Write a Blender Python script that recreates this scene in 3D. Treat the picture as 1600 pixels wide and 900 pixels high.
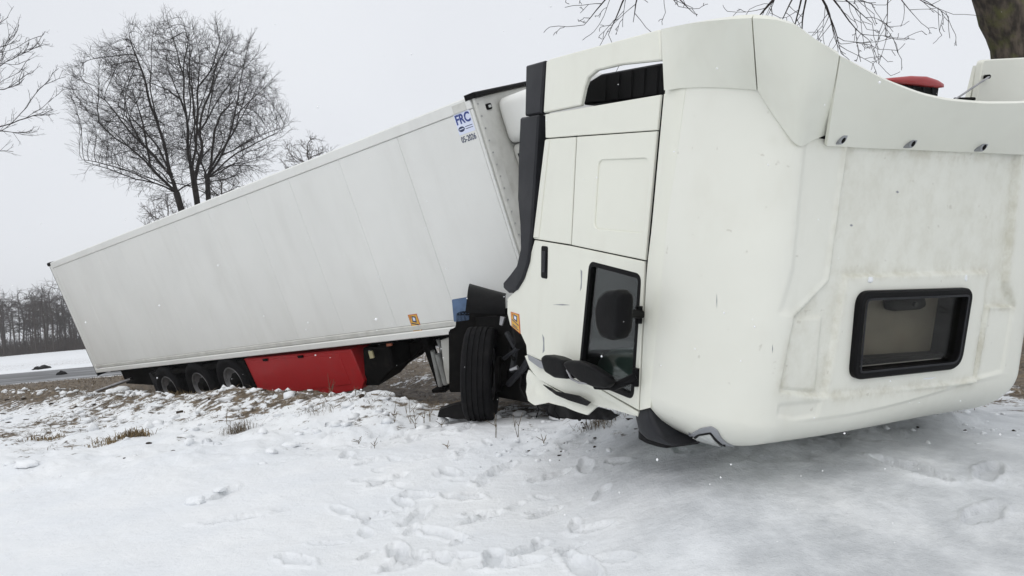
import bpy, bmesh, math, random
import numpy as np
from mathutils import Vector, Matrix
from mathutils.geometry import tessellate_polygon, delaunay_2d_cdt
from mathutils.bvhtree import BVHTree

for o in list(bpy.data.objects):
    bpy.data.objects.remove(o)
SC = bpy.context.scene
COL = SC.collection
random.seed(4)
RNG = np.random.default_rng(4)

# ------------------------------------------------------------------ camera
FPX = 1142.0
ROLL, PITCH = math.radians(5.0), math.radians(1.4)
R0 = np.array([1, 0, 0.]); U0 = np.array([0, -math.sin(PITCH), math.cos(PITCH)])
CF = np.array([0, math.cos(PITCH), math.sin(PITCH)])
CR = math.cos(ROLL) * R0 - math.sin(ROLL) * U0
CU = math.sin(ROLL) * R0 + math.cos(ROLL) * U0
EYE = np.array([0, 0, 1.4])
cam_d = bpy.data.cameras.new('camera')
cam = bpy.data.objects.new('camera', cam_d); COL.objects.link(cam)
cam_d.sensor_width = 36.0
cam_d.lens = 36.0 * FPX / 1600.0
cam_d.clip_start = 0.05; cam_d.clip_end = 4000
m = Matrix.Identity(4)
for i in range(3):
    m[i][0] = CR[i]; m[i][1] = CU[i]; m[i][2] = -CF[i]; m[i][3] = EYE[i]
cam.matrix_world = m
SC.camera = cam

# ------------------------------------------------------------------ sky, light, exposure
SUN_EL, SUN_AZ = math.radians(48), math.radians(200)
world = bpy.data.worlds.new('World'); SC.world = world; world.use_nodes = True
wn = world.node_tree; wn.nodes.clear()
w_out = wn.nodes.new('ShaderNodeOutputWorld')
w_sky = wn.nodes.new('ShaderNodeTexSky'); w_sky.sky_type = 'NISHITA'; w_sky.sun_disc = False
w_sky.sun_elevation = SUN_EL; w_sky.sun_rotation = SUN_AZ
w_sky.air_density = 1.0; w_sky.dust_density = 3.0
w_b1 = wn.nodes.new('ShaderNodeBackground'); w_b1.inputs['Strength'].default_value = 0.08
wn.links.new(w_sky.outputs[0], w_b1.inputs['Color'])
w_b2 = wn.nodes.new('ShaderNodeBackground'); w_b2.inputs['Strength'].default_value = 1.09
w_tc = wn.nodes.new('ShaderNodeTexCoord')
w_nz = wn.nodes.new('ShaderNodeTexNoise'); w_nz.inputs['Scale'].default_value = 2.2; w_nz.inputs['Detail'].default_value = 3
wn.links.new(w_tc.outputs['Generated'], w_nz.inputs['Vector'])
w_rp = wn.nodes.new('ShaderNodeValToRGB')
w_rp.color_ramp.elements[0].position = 0.3; w_rp.color_ramp.elements[0].color = (0.735, 0.755, 0.795, 1)
w_rp.color_ramp.elements[1].position = 0.7; w_rp.color_ramp.elements[1].color = (0.80, 0.82, 0.855, 1)
wn.links.new(w_nz.outputs[0], w_rp.inputs[0])
wn.links.new(w_rp.outputs[0], w_b2.inputs['Color'])
w_mx = wn.nodes.new('ShaderNodeMixShader'); w_mx.inputs[0].default_value = 0.93
wn.links.new(w_b1.outputs[0], w_mx.inputs[1]); wn.links.new(w_b2.outputs[0], w_mx.inputs[2])
wn.links.new(w_mx.outputs[0], w_out.inputs['Surface'])
sun_d = bpy.data.lights.new('sun', 'SUN'); sun_d.energy = 0.85; sun_d.angle = math.radians(70); sun_d.color = (1, 0.97, 0.93)
sun = bpy.data.objects.new('sun', sun_d); COL.objects.link(sun)
sd = Vector((math.sin(SUN_AZ) * math.cos(SUN_EL), math.cos(SUN_AZ) * math.cos(SUN_EL), math.sin(SUN_EL)))
sun.rotation_euler = sd.to_track_quat('Z', 'Y').to_euler(); sun.location = (0, 0, 30)
SC.view_settings.view_transform = 'Standard'; SC.view_settings.look = 'None'
SC.view_settings.exposure = 0.07; SC.view_settings.gamma = 1.0
SC.view_settings.use_curve_mapping = False
SC.cycles.max_bounces = 8; SC.cycles.diffuse_bounces = 4

# ------------------------------------------------------------------ pixel / frame maths (photo pixels, 1600 x 900)
def ray(px, py):
    return ((px - 800) / FPX) * CR - ((py - 450) / FPX) * CU + CF
def cpt(px, py, d):
    return EYE + ray(px, py) * d
class Frame:
    def __init__(s, O, A): s.O = np.array(O, float); s.A = np.array(A, float)
    def w(s, p): return s.O + np.asarray(p, float) @ s.A
    def l(s, P): return s.A @ (np.asarray(P, float) - s.O)
    def hit(s, px, py, ax, val):
        D = ray(px, py)
        t = (val - (EYE - s.O) @ s.A[ax]) / (D @ s.A[ax])
        return s.A @ (EYE + t * D - s.O)
_d = 4.3
CAB = Frame(cpt(1020, 400, _d), [[0.9002, 0.4324, -0.0513], [-0.1339, 0.1629, -0.9775], [0.4143, -0.8869, -0.2045]])
def _rot(z, y, x):
    cz, sz, cy, sy, cx, sx = math.cos(z), math.sin(z), math.cos(y), math.sin(y), math.cos(x), math.sin(x)
    return np.array([[cz, -sz, 0], [sz, cz, 0], [0, 0, 1]]) @ np.array([[cy, 0, sy], [0, 1, 0], [-sy, 0, cy]]) @ np.array([[1, 0, 0], [0, cx, -sx], [0, sx, cx]])
TRL = Frame([0.2985, 8.6709, 1.1731], _rot(-0.7003, -0.035, 0.2994).T)

# ------------------------------------------------------------------ materials
MATS = {}
def new_mat(name):
    mt = bpy.data.materials.new(name); mt.use_nodes = True
    nt = mt.node_tree; nt.nodes.clear()
    out = nt.nodes.new('ShaderNodeOutputMaterial'); b = nt.nodes.new('ShaderNodeBsdfPrincipled')
    nt.links.new(b.outputs[0], out.inputs[0])
    MATS[name] = mt
    return mt, nt, b
def nd(nt, t, **kw):
    n = nt.nodes.new(t)
    for k, v in kw.items():
        if k in n.inputs: n.inputs[k].default_value = v
        else: setattr(n, k, v)
    return n
def noise_fac(nt, scale, lo, hi, detail=4, vec=None, rough=0.55, stretch=None):
    tc = nd(nt, 'ShaderNodeTexCoord')
    src = tc.outputs['Object']
    if stretch:
        mp = nd(nt, 'ShaderNodeMapping'); mp.inputs['Scale'].default_value = stretch
        nt.links.new(src, mp.inputs['Vector']); src = mp.outputs[0]
    n = nd(nt, 'ShaderNodeTexNoise', Scale=scale, Detail=detail, Roughness=rough)
    nt.links.new(src, n.inputs['Vector'])
    r = nd(nt, 'ShaderNodeMapRange', interpolation_type='SMOOTHSTEP')
    r.inputs['From Min'].default_value = lo; r.inputs['From Max'].default_value = hi
    nt.links.new(n.outputs[0], r.inputs['Value'])
    return r.outputs[0]
def mixc(nt, fac, a, b):
    mx = nd(nt, 'ShaderNodeMix', data_type='RGBA')
    for s, v in ((6, a), (7, b)):
        if isinstance(v, tuple): mx.inputs[s].default_value = (*v, 1)
        else: nt.links.new(v, mx.inputs[s])
    if isinstance(fac, (int, float)): mx.inputs[0].default_value = fac
    else: nt.links.new(fac, mx.inputs[0])
    return mx.outputs[2]
def scale_fac(nt, f, k):
    mth = nd(nt, 'ShaderNodeMath', operation='MULTIPLY'); nt.links.new(f, mth.inputs[0]); mth.inputs[1].default_value = k
    return mth.outputs[0]
def bump(nt, b, scale, dist, detail=3, strength=1.0, stretch=None):
    tc = nd(nt, 'ShaderNodeTexCoord'); src = tc.outputs['Object']
    if stretch:
        mp = nd(nt, 'ShaderNodeMapping'); mp.inputs['Scale'].default_value = stretch
        nt.links.new(src, mp.inputs['Vector']); src = mp.outputs[0]
    n = nd(nt, 'ShaderNodeTexNoise', Scale=scale, Detail=detail); nt.links.new(src, n.inputs['Vector'])
    bp = nd(nt, 'ShaderNodeBump', Strength=strength, Distance=dist); nt.links.new(n.outputs[0], bp.inputs['Height'])
    nt.links.new(bp.outputs[0], b.inputs['Normal'])
    return bp
def simple(name, col, rough=0.5, metal=0.0, var=0.25, vscale=6.0, bscale=0, bdist=0.0, dirt=None, dirt_amt=0.3, dirt_scale=2.0, coat=0.0, stretch=None, spec=0.5):
    mt, nt, b = new_mat(name)
    b.inputs['Roughness'].default_value = rough; b.inputs['Metallic'].default_value = metal
    b.inputs['Coat Weight'].default_value = coat; b.inputs['Coat Roughness'].default_value = 0.12
    b.inputs['Specular IOR Level'].default_value = spec
    f = noise_fac(nt, vscale, 0.3, 0.7)
    dk = tuple(c * (1 - var) for c in col)
    c = mixc(nt, f, dk, col)
    if dirt:
        g = noise_fac(nt, dirt_scale, 0.45, 0.8, detail=6, stretch=stretch, rough=0.65)
        c = mixc(nt, scale_fac(nt, g, dirt_amt), c, dirt)
    nt.links.new(c, b.inputs['Base Color'])
    if bscale: bump(nt, b, bscale, bdist)
    return mt
M_CAB = simple('cab_white_paint', (0.775, 0.78, 0.69), 0.33, var=0.03, vscale=1.5, bscale=2.2, bdist=0.012, dirt=(0.55, 0.52, 0.43), dirt_amt=0.16, dirt_scale=2.4, coat=0.35, stretch=(1.2, 0.8, 2.5))
def roof_mat():
    mt, nt, b = new_mat('cab_roof_paint')
    b.inputs['Roughness'].default_value = 0.42; b.inputs['Coat Weight'].default_value = 0.22; b.inputs['Coat Roughness'].default_value = 0.18
    base = mixc(nt, noise_fac(nt, 1.3, 0.3, 0.7), (0.742, 0.745, 0.672), (0.775, 0.778, 0.705))
    g = noise_fac(nt, 3.0, 0.46, 0.78, detail=8, rough=0.72, stretch=(1.8, 0.7, 1.0))
    c = mixc(nt, scale_fac(nt, g, 0.11), base, (0.46, 0.42, 0.31))
    s = noise_fac(nt, 17.0, 0.70, 0.76, detail=2)
    c = mixc(nt, scale_fac(nt, s, 0.3), c, (0.34, 0.31, 0.24))
    # grime collected in the pressed recess (attribute written on the sheet where road dirt stays)
    at = nd(nt, 'ShaderNodeAttribute', attribute_name='grime')
    g2 = noise_fac(nt, 7.0, 0.36, 0.72, detail=7, rough=0.75, stretch=(1.2, 0.9, 1.0))
    mth = nd(nt, 'ShaderNodeMath', operation='MULTIPLY'); nt.links.new(at.outputs['Fac'], mth.inputs[0]); nt.links.new(g2, mth.inputs[1])
    c = mixc(nt, scale_fac(nt, mth.outputs[0], 0.52), c, (0.42, 0.39, 0.28))
    nt.links.new(c, b.inputs['Base Color'])
    bump(nt, b, 3.0, 0.008)
    return mt
M_ROOF = roof_mat()
M_TRL = simple('trailer_white_panel', (0.785, 0.79, 0.76), 0.4, var=0.05, vscale=0.8, bscale=1.1, bdist=0.010, dirt=(0.58, 0.58, 0.54), dirt_amt=0.35, dirt_scale=0.9, stretch=(2.0, 1, 0.4))
M_TRIM = simple('trailer_trim', (0.64, 0.64, 0.60), 0.45, var=0.12, vscale=5, dirt=(0.30, 0.29, 0.25), dirt_amt=0.4, dirt_scale=4)
M_GREY = simple('grey_painted_metal', (0.42, 0.43, 0.42), 0.5, var=0.25, vscale=7, dirt=(0.12, 0.11, 0.09), dirt_amt=0.5, dirt_scale=5)
M_BLACK = simple('black_plastic', (0.0055, 0.0055, 0.006), 0.5, var=0.4, vscale=9, bscale=60, bdist=0.001, dirt=(0.02, 0.019, 0.017), dirt_amt=0.25, dirt_scale=5, spec=0.10)
M_DKGREY = simple('dark_grey_plastic', (0.018, 0.019, 0.023), 0.5, var=0.25, vscale=6, bscale=90, bdist=0.001, dirt=(0.05, 0.05, 0.047), dirt_amt=0.3, dirt_scale=3, spec=0.25)
M_DARK = simple('dirty_chassis_black', (0.005, 0.0047, 0.0045), 0.8, var=0.5, vscale=8, dirt=(0.022, 0.020, 0.017), dirt_amt=0.5, dirt_scale=6, spec=0.12)
M_RUB = simple('tyre_rubber', (0.008, 0.008, 0.009), 0.75, var=0.35, vscale=10, bscale=40, bdist=0.002, dirt=(0.032, 0.03, 0.028), dirt_amt=0.4, dirt_scale=6, spec=0.12)
M_RIM = simple('rim_metal', (0.30, 0.30, 0.31), 0.45, metal=0.5, var=0.3, vscale=12, dirt=(0.08, 0.07, 0.06), dirt_amt=0.6, dirt_scale=8)
M_STEEL = simple('dull_steel', (0.45, 0.45, 0.46), 0.4, metal=0.9, var=0.3, vscale=14)
M_RED = simple('red_paint', (0.46, 0.018, 0.022), 0.42, var=0.12, vscale=3, dirt=(0.16, 0.05, 0.045), dirt_amt=0.4, dirt_scale=3)
M_RED2 = simple('red_plastic', (0.40, 0.018, 0.02), 0.3, var=0.1, vscale=6, coat=0.3)
M_BLUE = simple('blue_plastic', (0.10, 0.17, 0.30), 0.5, var=0.3, vscale=8, dirt=(0.05, 0.06, 0.08), dirt_amt=0.4)
M_SEAT = simple('seat_cloth', (0.17, 0.20, 0.19), 0.9, var=0.2, vscale=9)
M_BLIND = simple('hatch_blind', (0.15, 0.142, 0.122), 0.5, var=0.22, vscale=6, dirt=(0.20, 0.15, 0.12), dirt_amt=0.35, dirt_scale=5)
M_LENS = simple('lamp_lens', (0.62, 0.64, 0.62), 0.15, var=0.25, vscale=20, coat=0.6)
M_LTRIM = simple('lamp_trim_grey', (0.30, 0.31, 0.33), 0.45, var=0.15, vscale=9)
M_STW = simple('sticker_white', (0.74, 0.79, 0.95), 0.5, var=0.04)
M_STB = simple('sticker_blue', (0.035, 0.06, 0.25), 0.5, var=0.1)
M_STN = simple('sticker_navy', (0.03, 0.045, 0.11), 0.5, var=0.1)
M_STY = simple('sticker_yellow', (0.70, 0.40, 0.06), 0.5, var=0.12)
M_STR = simple('sticker_red', (0.50, 0.09, 0.04), 0.5, var=0.1)
M_PINK = simple('sticker_pink', (0.50, 0.42, 0.46), 0.5, var=0.2)
M_BARK = simple('dark_bark', (0.036, 0.030, 0.027), 0.9, var=0.4, vscale=3, spec=0.2)
M_BARK2 = simple('forest_bark', (0.066, 0.052, 0.043), 0.9, var=0.4, vscale=0.6, spec=0.2)
M_BIRCH = simple('birch_bark', (0.28, 0.27, 0.25), 0.8, var=0.5, vscale=1.5, spec=0.2)
def moss_bark():
    mt, nt, b = new_mat('mossy_bark'); b.inputs['Roughness'].default_value = 0.95; b.inputs['Specular IOR Level'].default_value = 0.15
    c = mixc(nt, noise_fac(nt, 14, 0.35, 0.7, detail=6, stretch=(1, 1, 0.3)), (0.035, 0.030, 0.025), (0.115, 0.094, 0.074))
    c = mixc(nt, scale_fac(nt, noise_fac(nt, 4, 0.45, 0.65, detail=5), 0.7), c, (0.095, 0.098, 0.036))
    nt.links.new(c, b.inputs['Base Color']); bump(nt, b, 16, 0.03, detail=6, stretch=(1, 1, 0.35)); return mt
M_MOSS = moss_bark()
M_STRAW = simple('dry_straw', (0.26, 0.19, 0.10), 0.8, var=0.45, vscale=3, spec=0.2)
M_STRAW2 = simple('dark_dead_grass', (0.21, 0.165, 0.11), 0.85, var=0.5, vscale=2, spec=0.2)
M_BRUSH = simple('brown_brush', (0.070, 0.052, 0.041), 0.9, var=0.4, vscale=0.5, spec=0.1)
M_ASPH = simple('wet_asphalt', (0.085, 0.087, 0.09), 0.55, var=0.45, vscale=0.35, bscale=30, bdist=0.003, dirt=(0.45, 0.46, 0.48), dirt_amt=0.95, dirt_scale=0.5, stretch=(0.25, 1.6, 1))
def glass_mat(name, tint, refl):
    mt = bpy.data.materials.new(name); mt.use_nodes = True; nt = mt.node_tree; nt.nodes.clear(); MATS[name] = mt
    out = nt.nodes.new('ShaderNodeOutputMaterial'); tr = nd(nt, 'ShaderNodeBsdfTransparent'); tr.inputs['Color'].default_value = (*tint, 1)
    gl = nd(nt, 'ShaderNodeBsdfGlossy', Roughness=0.03); lw = nd(nt, 'ShaderNodeLayerWeight', Blend=0.5)
    pw = nd(nt, 'ShaderNodeMath', operation='POWER'); nt.links.new(lw.outputs['Facing'], pw.inputs[0]); pw.inputs[1].default_value = 4.0
    mr = nd(nt, 'ShaderNodeMapRange'); nt.links.new(pw.outputs[0], mr.inputs['Value']); mr.inputs['To Min'].default_value = refl; mr.inputs['To Max'].default_value = 0.9 if refl > 0.05 else 0.35
    mx = nd(nt, 'ShaderNodeMixShader'); nt.links.new(mr.outputs[0], mx.inputs[0]); nt.links.new(tr.outputs[0], mx.inputs[1]); nt.links.new(gl.outputs[0], mx.inputs[2])
    n = noise_fac(nt, 9, 0.4, 0.8, detail=4); r = nd(nt, 'ShaderNodeMapRange'); r.inputs['To Min'].default_value = 0.02; r.inputs['To Max'].default_value = 0.10
    nt.links.new(n, r.inputs['Value']); nt.links.new(r.outputs[0], gl.inputs['Roughness'])
    nt.links.new(mx.outputs[0], out.inputs[0])
    return mt
M_GLASS = glass_mat('tinted_window_glass', (0.66, 0.72, 0.70), 0.06)
M_HGLASS = glass_mat('hatch_acrylic', (0.92, 0.91, 0.87), 0.012)
def snow_mat(name, ground):
    mt, nt, b = new_mat(name)
    b.inputs['Roughness'].default_value = 0.65; b.inputs['Specular IOR Level'].default_value = 0.25
    b.inputs['Subsurface Weight'].default_value = 0.0
    c = mixc(nt, noise_fac(nt, 1.3, 0.3, 0.7, detail=5), (0.82, 0.845, 0.87), (0.87, 0.885, 0.895))
    if ground:
        ice = nd(nt, 'ShaderNodeAttribute', attribute_name='ice')
        fi = nd(nt, 'ShaderNodeMath', operation='MULTIPLY'); nt.links.new(ice.outputs['Fac'], fi.inputs[0])
        nt.links.new(noise_fac(nt, 2.2, 0.15, 0.75, detail=7, rough=0.65), fi.inputs[1])
        c = mixc(nt, fi.outputs[0], c, (0.40, 0.42, 0.44))
        rg_ = nd(nt, 'ShaderNodeMapRange'); rg_.inputs['To Min'].default_value = 0.66; rg_.inputs['To Max'].default_value = 0.36; nt.links.new(fi.outputs[0], rg_.inputs['Value']); nt.links.new(rg_.outputs[0], b.inputs['Roughness'])
        gr = nd(nt, 'ShaderNodeAttribute', attribute_name='turf')
        n1 = noise_fac(nt, 5.5, 0.25, 0.75, detail=9, rough=0.72)
        ad = nd(nt, 'ShaderNodeMath', operation='ADD'); nt.links.new(gr.outputs['Fac'], ad.inputs[0]); nt.links.new(n1, ad.inputs[1])
        fr = nd(nt, 'ShaderNodeMapRange', interpolation_type='SMOOTHSTEP'); fr.inputs['From Min'].default_value = 0.95; fr.inputs['From Max'].default_value = 1.22
        nt.links.new(ad.outputs[0], fr.inputs['Value'])
        tf = mixc(nt, noise_fac(nt, 9, 0.3, 0.7, detail=6), (0.060, 0.047, 0.034), (0.19, 0.145, 0.095))
        c = mixc(nt, fr.outputs[0], c, tf)
    nt.links.new(c, b.inputs['Base Color'])
    tc = nd(nt, 'ShaderNodeTexCoord')
    n = nd(nt, 'ShaderNodeTexNoise', Scale=9.0, Detail=8, Roughness=0.62); nt.links.new(tc.outputs['Object'], n.inputs['Vector'])
    n2 = nd(nt, 'ShaderNodeTexNoise', Scale=90.0, Detail=3); nt.links.new(tc.outputs['Object'], n2.inputs['Vector'])
    b1 = nd(nt, 'ShaderNodeBump', Strength=0.7, Distance=0.03); nt.links.new(n.outputs[0], b1.inputs['Height'])
    b2 = nd(nt, 'ShaderNodeBump', Strength=0.5, Distance=0.006); nt.links.new(n2.outputs[0], b2.inputs['Height']); nt.links.new(b1.outputs[0], b2.inputs['Normal'])
    nt.links.new(b2.outputs[0], b.inputs['Normal'])
    return mt
M_SNOWG = snow_mat('snow_ground', True)
M_SNOW = snow_mat('snow_lump', False)
M_FLAKE = simple('snowflake_white', (0.93, 0.94, 0.95), 0.6, var=0.02)

# ------------------------------------------------------------------ object helpers
ROOTM = {}
def tag(o, label=None, cat=None, group=None, kind=None):
    if label: o['label'] = label
    if cat: o['category'] = cat
    if group: o['group'] = group
    if kind: o['kind'] = kind
    return o
def thing(name, loc, label, cat, group=None, rot=None):
    o = bpy.data.objects.new(name, None); COL.objects.link(o)
    mw = Matrix.Translation(Vector(loc))
    if rot is not None: mw = mw @ rot.to_4x4()
    o.matrix_world = mw; ROOTM[o] = mw; o.empty_display_size = 0.3
    return tag(o, label, cat, group)
def mesh_from(name, V, Fc, mats, smooth=None, midx=None):
    me = bpy.data.meshes.new(name)
    me.from_pydata([tuple(map(float, v)) for v in V], [], [tuple(int(i) for i in f) for f in Fc])
    for mt in (mats if isinstance(mats, (list, tuple)) else [mats]): me.materials.append(mt)
    if midx is not None: me.polygons.foreach_set('material_index', midx)
    bm = bmesh.new(); bm.from_mesh(me); bmesh.ops.recalc_face_normals(bm, faces=bm.faces); bm.to_mesh(me); bm.free()
    if smooth is not None:
        me.polygons.foreach_set('use_smooth', [True] * len(me.polygons))
        if smooth < 179: me.set_sharp_from_angle(angle=math.radians(smooth))
    me.update()
    return me
def fast_mesh(name, V, Q, mats, smooth=True):
    V = np.asarray(V, np.float32); Q = np.asarray(Q, np.int32)
    me = bpy.data.meshes.new(name); k = Q.shape[1]
    me.vertices.add(len(V)); me.vertices.foreach_set('co', V.ravel())
    me.loops.add(Q.size); me.loops.foreach_set('vertex_index', Q.ravel())
    me.polygons.add(len(Q)); me.polygons.foreach_set('loop_start', np.arange(len(Q), dtype=np.int32) * k)
    me.polygons.foreach_set('loop_total', np.full(len(Q), k, np.int32))
    me.polygons.foreach_set('use_smooth', np.full(len(Q), smooth))
    for mt in (mats if isinstance(mats, (list, tuple)) else [mats]): me.materials.append(mt)
    me.update(calc_edges=True)
    return me
def obj(name, V, Fc, mt, parent=None, smooth=35, label=None):
    """V in world coordinates; parent: a thing or a part of one"""
    V = np.asarray(V, float)
    if parent is not None:
        mw = ROOTM[parent]; inv = np.array(mw.inverted())
        V = V @ inv[:3, :3].T + inv[:3, 3]
        o = bpy.data.objects.new(name, mesh_from(name, V, Fc, mt, smooth)); COL.objects.link(o)
        o.parent = parent; ROOTM[o] = mw
    else:
        loc = V.mean(0); loc[2] = V[:, 2].min()
        o = bpy.data.objects.new(name, mesh_from(name, V - loc, Fc, mt, smooth)); COL.objects.link(o)
        o.location = loc; ROOTM[o] = Matrix.Translation(Vector(loc))
    if label: o['label'] = label
    return o
class Geo:
    def __init__(s): s.V = []; s.F = []
    def add(s, V, F):
        k = len(s.V); s.V += [tuple(v) for v in V]; s.F += [tuple(i + k for i in f) for f in F]; return s
    def box(s, fr, lo, hi):
        V = [fr.w((x, y, z)) for x in (lo[0], hi[0]) for y in (lo[1], hi[1]) for z in (lo[2], hi[2])]
        return s.add(V, [(0, 1, 3, 2), (4, 6, 7, 5), (0, 4, 5, 1), (2, 3, 7, 6), (0, 2, 6, 4), (1, 5, 7, 3)])
    def tube(s, pts, rad, n=10, cap=True):
        pts = [np.asarray(p, float) for p in pts]; rad = rad if isinstance(rad, (list, tuple)) else [rad] * len(pts)
        V = []; F = []; prev = None
        for i, p in enumerate(pts):
            t = pts[min(i + 1, len(pts) - 1)] - pts[max(i - 1, 0)]; t = t / (np.linalg.norm(t) + 1e-9)
            a = np.array([0, 0, 1.]) if abs(t[2]) < 0.9 else np.array([1., 0, 0])
            if prev is not None: a = prev
            e1 = a - t * (a @ t); e1 /= np.linalg.norm(e1) + 1e-9; e2 = np.cross(t, e1); prev = e1
            for k in range(n):
                an = 2 * math.pi * k / n; V.append(p + rad[i] * (math.cos(an) * e1 + math.sin(an) * e2))
        for i in range(len(pts) - 1):
            for k in range(n): F.append((i * n + k, i * n + (k + 1) % n, (i + 1) * n + (k + 1) % n, (i + 1) * n + k))
        if cap: F.append(tuple(range(n))[::-1]); F.append(tuple((len(pts) - 1) * n + k for k in range(n)))
        return s.add(V, F)
    def lathe(s, c, ax, prof, n=48):
        """prof: (along axis, radius)"""
        ax = np.asarray(ax, float); ax /= np.linalg.norm(ax)
        a = np.array([0, 0, 1.]); e1 = a - ax * (a @ ax); e1 /= np.linalg.norm(e1); e2 = np.cross(ax, e1)
        V = []; F = []
        for (t, r) in prof:
            for k in range(n):
                an = 2 * math.pi * k / n; V.append(np.asarray(c) + ax * t + r * (math.cos(an) * e1 + math.sin(an) * e2))
        for i in range(len(prof) - 1):
            for k in range(n): F.append((i * n + k, i * n + (k + 1) % n, (i + 1) * n + (k + 1) % n, (i + 1) * n + k))
        return s.add(V, F)
    def make(s, name, mt, parent=None, smooth=35, label=None): return obj(name, s.V, s.F, mt, parent, smooth, label)
def poly_area(p): return 0.5 * sum(p[i][0] * p[(i + 1) % len(p)][1] - p[(i + 1) % len(p)][0] * p[i][1] for i in range(len(p)))
def ccw(p): return list(p) if poly_area(p) > 0 else list(p)[::-1]
def rounded(p, r, n=5):
    p = ccw(p); out = []
    for i in range(len(p)):
        rr = r[i] if isinstance(r, (list, tuple)) else r
        a, b, c = (np.array(p[i - 1]), np.array(p[i]), np.array(p[(i + 1) % len(p)]))
        la, lc = np.linalg.norm(a - b), np.linalg.norm(c - b)
        k = min(rr, la * 0.45, lc * 0.45)
        if k < 1e-4: out.append(tuple(b)); continue
        s, e = b + (a - b) / la * k, b + (c - b) / lc * k
        for j in range(n + 1):
            t = j / n; out.append(tuple((1 - t) ** 2 * s + 2 * t * (1 - t) * b + t * t * e))
    return out
def inset(p, d):
    """move every edge of a ccw polygon inward by d"""
    out = []; N = len(p)
    for i in range(N):
        a, b, c = np.array(p[i - 1]), np.array(p[i]), np.array(p[(i + 1) % N])
        e1 = b - a; e2 = c - b; e1 = e1 / (np.linalg.norm(e1) + 1e-12); e2 = e2 / (np.linalg.norm(e2) + 1e-12)
        n1 = np.array([-e1[1], e1[0]]); n2 = np.array([-e2[1], e2[0]]); mm = n1 + n2; l = mm @ mm
        mm = mm * (2 / l) if l > 0.3 else n1
        out.append(tuple(b + mm * d))
    return out
def slab_geo(fn, outer, holes=(), h0=0.0, h1=0.03, bev=0.004):
    """fn(a, b, h) -> world; a plate between heights h0 and h1 with a chamfered front edge"""
    loops = [ccw(outer)] + [ccw(h)[::-1] for h in holes]
    V = []; F = []; tops = []; bots = []
    for lp in loops:
        ins = inset(lp, bev); n = len(lp); k = len(V)
        V += [fn(a, b, h0) for a, b in lp] + [fn(a, b, h1 - bev) for a, b in lp] + [fn(a, b, h1) for a, b in ins]
        for i in range(n):
            j = (i + 1) % n
            F.append((k + i, k + j, k + n + j, k + n + i)); F.append((k + n + i, k + n + j, k + 2 * n + j, k + 2 * n + i))
        tops.append(([k + 2 * n + i for i in range(n)], ins)); bots.append(([k + i for i in range(n)], lp))
    for grp in (tops, bots):
        idx = sum((g[0] for g in grp), []); co = [[Vector((a, b, 0)) for a, b in g[1]] for g in grp]
        for t in tessellate_polygon(co): F.append(tuple(idx[i] for i in t))
    return V, F
def slab(name, fn, outer, mt, parent, holes=(), h0=0.0, h1=0.03, bev=0.004, label=None, smooth=25):
    V, F = slab_geo(fn, outer, holes, h0, h1, bev)
    return obj(name, V, F, mt, parent, smooth, label)
def pillow(name, fn, outer, mt, parent, h0, h1, r, label=None, steps=5):
    """closed body with edges rounded on both faces"""
    lp = ccw(outer); n = len(lp); V = []; F = []; rings = []
    half = (h1 - h0) / 2; rh = min(half, r)
    seq = [(r * (1 - math.sin(t)), h0 + rh * (1 - math.cos(t))) for t in np.linspace(0, math.pi / 2, steps)]
    seq += [(r * (1 - math.cos(t)), h1 - rh * (1 - math.sin(t))) for t in np.linspace(0, math.pi / 2, steps)]
    ce = np.mean(lp, 0)
    mx = min(np.linalg.norm(np.array(q) - ce) for q in lp)
    for (d, h) in seq:
        k = max(0.0, 1 - d / mx)
        V += [fn(*(ce + (np.array(q) - ce) * k), h) for q in lp]
    for i in range(len(seq) - 1):
        for j in range(n): F.append((i * n + j, i * n + (j + 1) % n, (i + 1) * n + (j + 1) % n, (i + 1) * n + j))
    F.append(tuple(range(n))); F.append(tuple((len(seq) - 1) * n + j for j in range(n)))
    return obj(name, V, F, mt, parent, 60, label)
def fill(outer, sp, jitter=0.0):
    """delaunay filling of a polygon with inner points about sp apart -> points, triangles, boundary count"""
    lp = ccw(outer); dense = []
    for i in range(len(lp)):
        a, b = np.array(lp[i]), np.array(lp[(i + 1) % len(lp)]); k = max(1, int(np.linalg.norm(b - a) / sp))
        for j in range(k): dense.append(tuple(a + (b - a) * j / k))
    P = np.array(dense); lo, hi = P.min(0), P.max(0); inner = []
    for x in np.arange(lo[0] + sp / 2, hi[0], sp):
        for y in np.arange(lo[1] + sp / 2, hi[1], sp):
            q = (x + random.uniform(-jitter, jitter) * sp, y + random.uniform(-jitter, jitter) * sp)
            if inside(P, q) and np.min(np.hypot(P[:, 0] - q[0], P[:, 1] - q[1])) > sp * 0.45: inner.append(q)
    n = len(dense)
    pts = [Vector(p) for p in dense + inner]
    r = delaunay_2d_cdt(pts, [(i, (i + 1) % n) for i in range(n)], [list(range(n))], 1, 1e-7)
    return [tuple(p) for p in r[0]], [tuple(f) for f in r[2]], n
def inside(P, q):
    x, y = q; P = np.asarray(P); Q = np.roll(P, -1, 0)
    c = (P[:, 1] > y) != (Q[:, 1] > y)
    with np.errstate(divide='ignore', invalid='ignore'):
        xi = (Q[:, 0] - P[:, 0]) * (y - P[:, 1]) / (Q[:, 1] - P[:, 1]) + P[:, 0]
    return bool(np.sum(c & (x < xi)) % 2)
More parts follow.
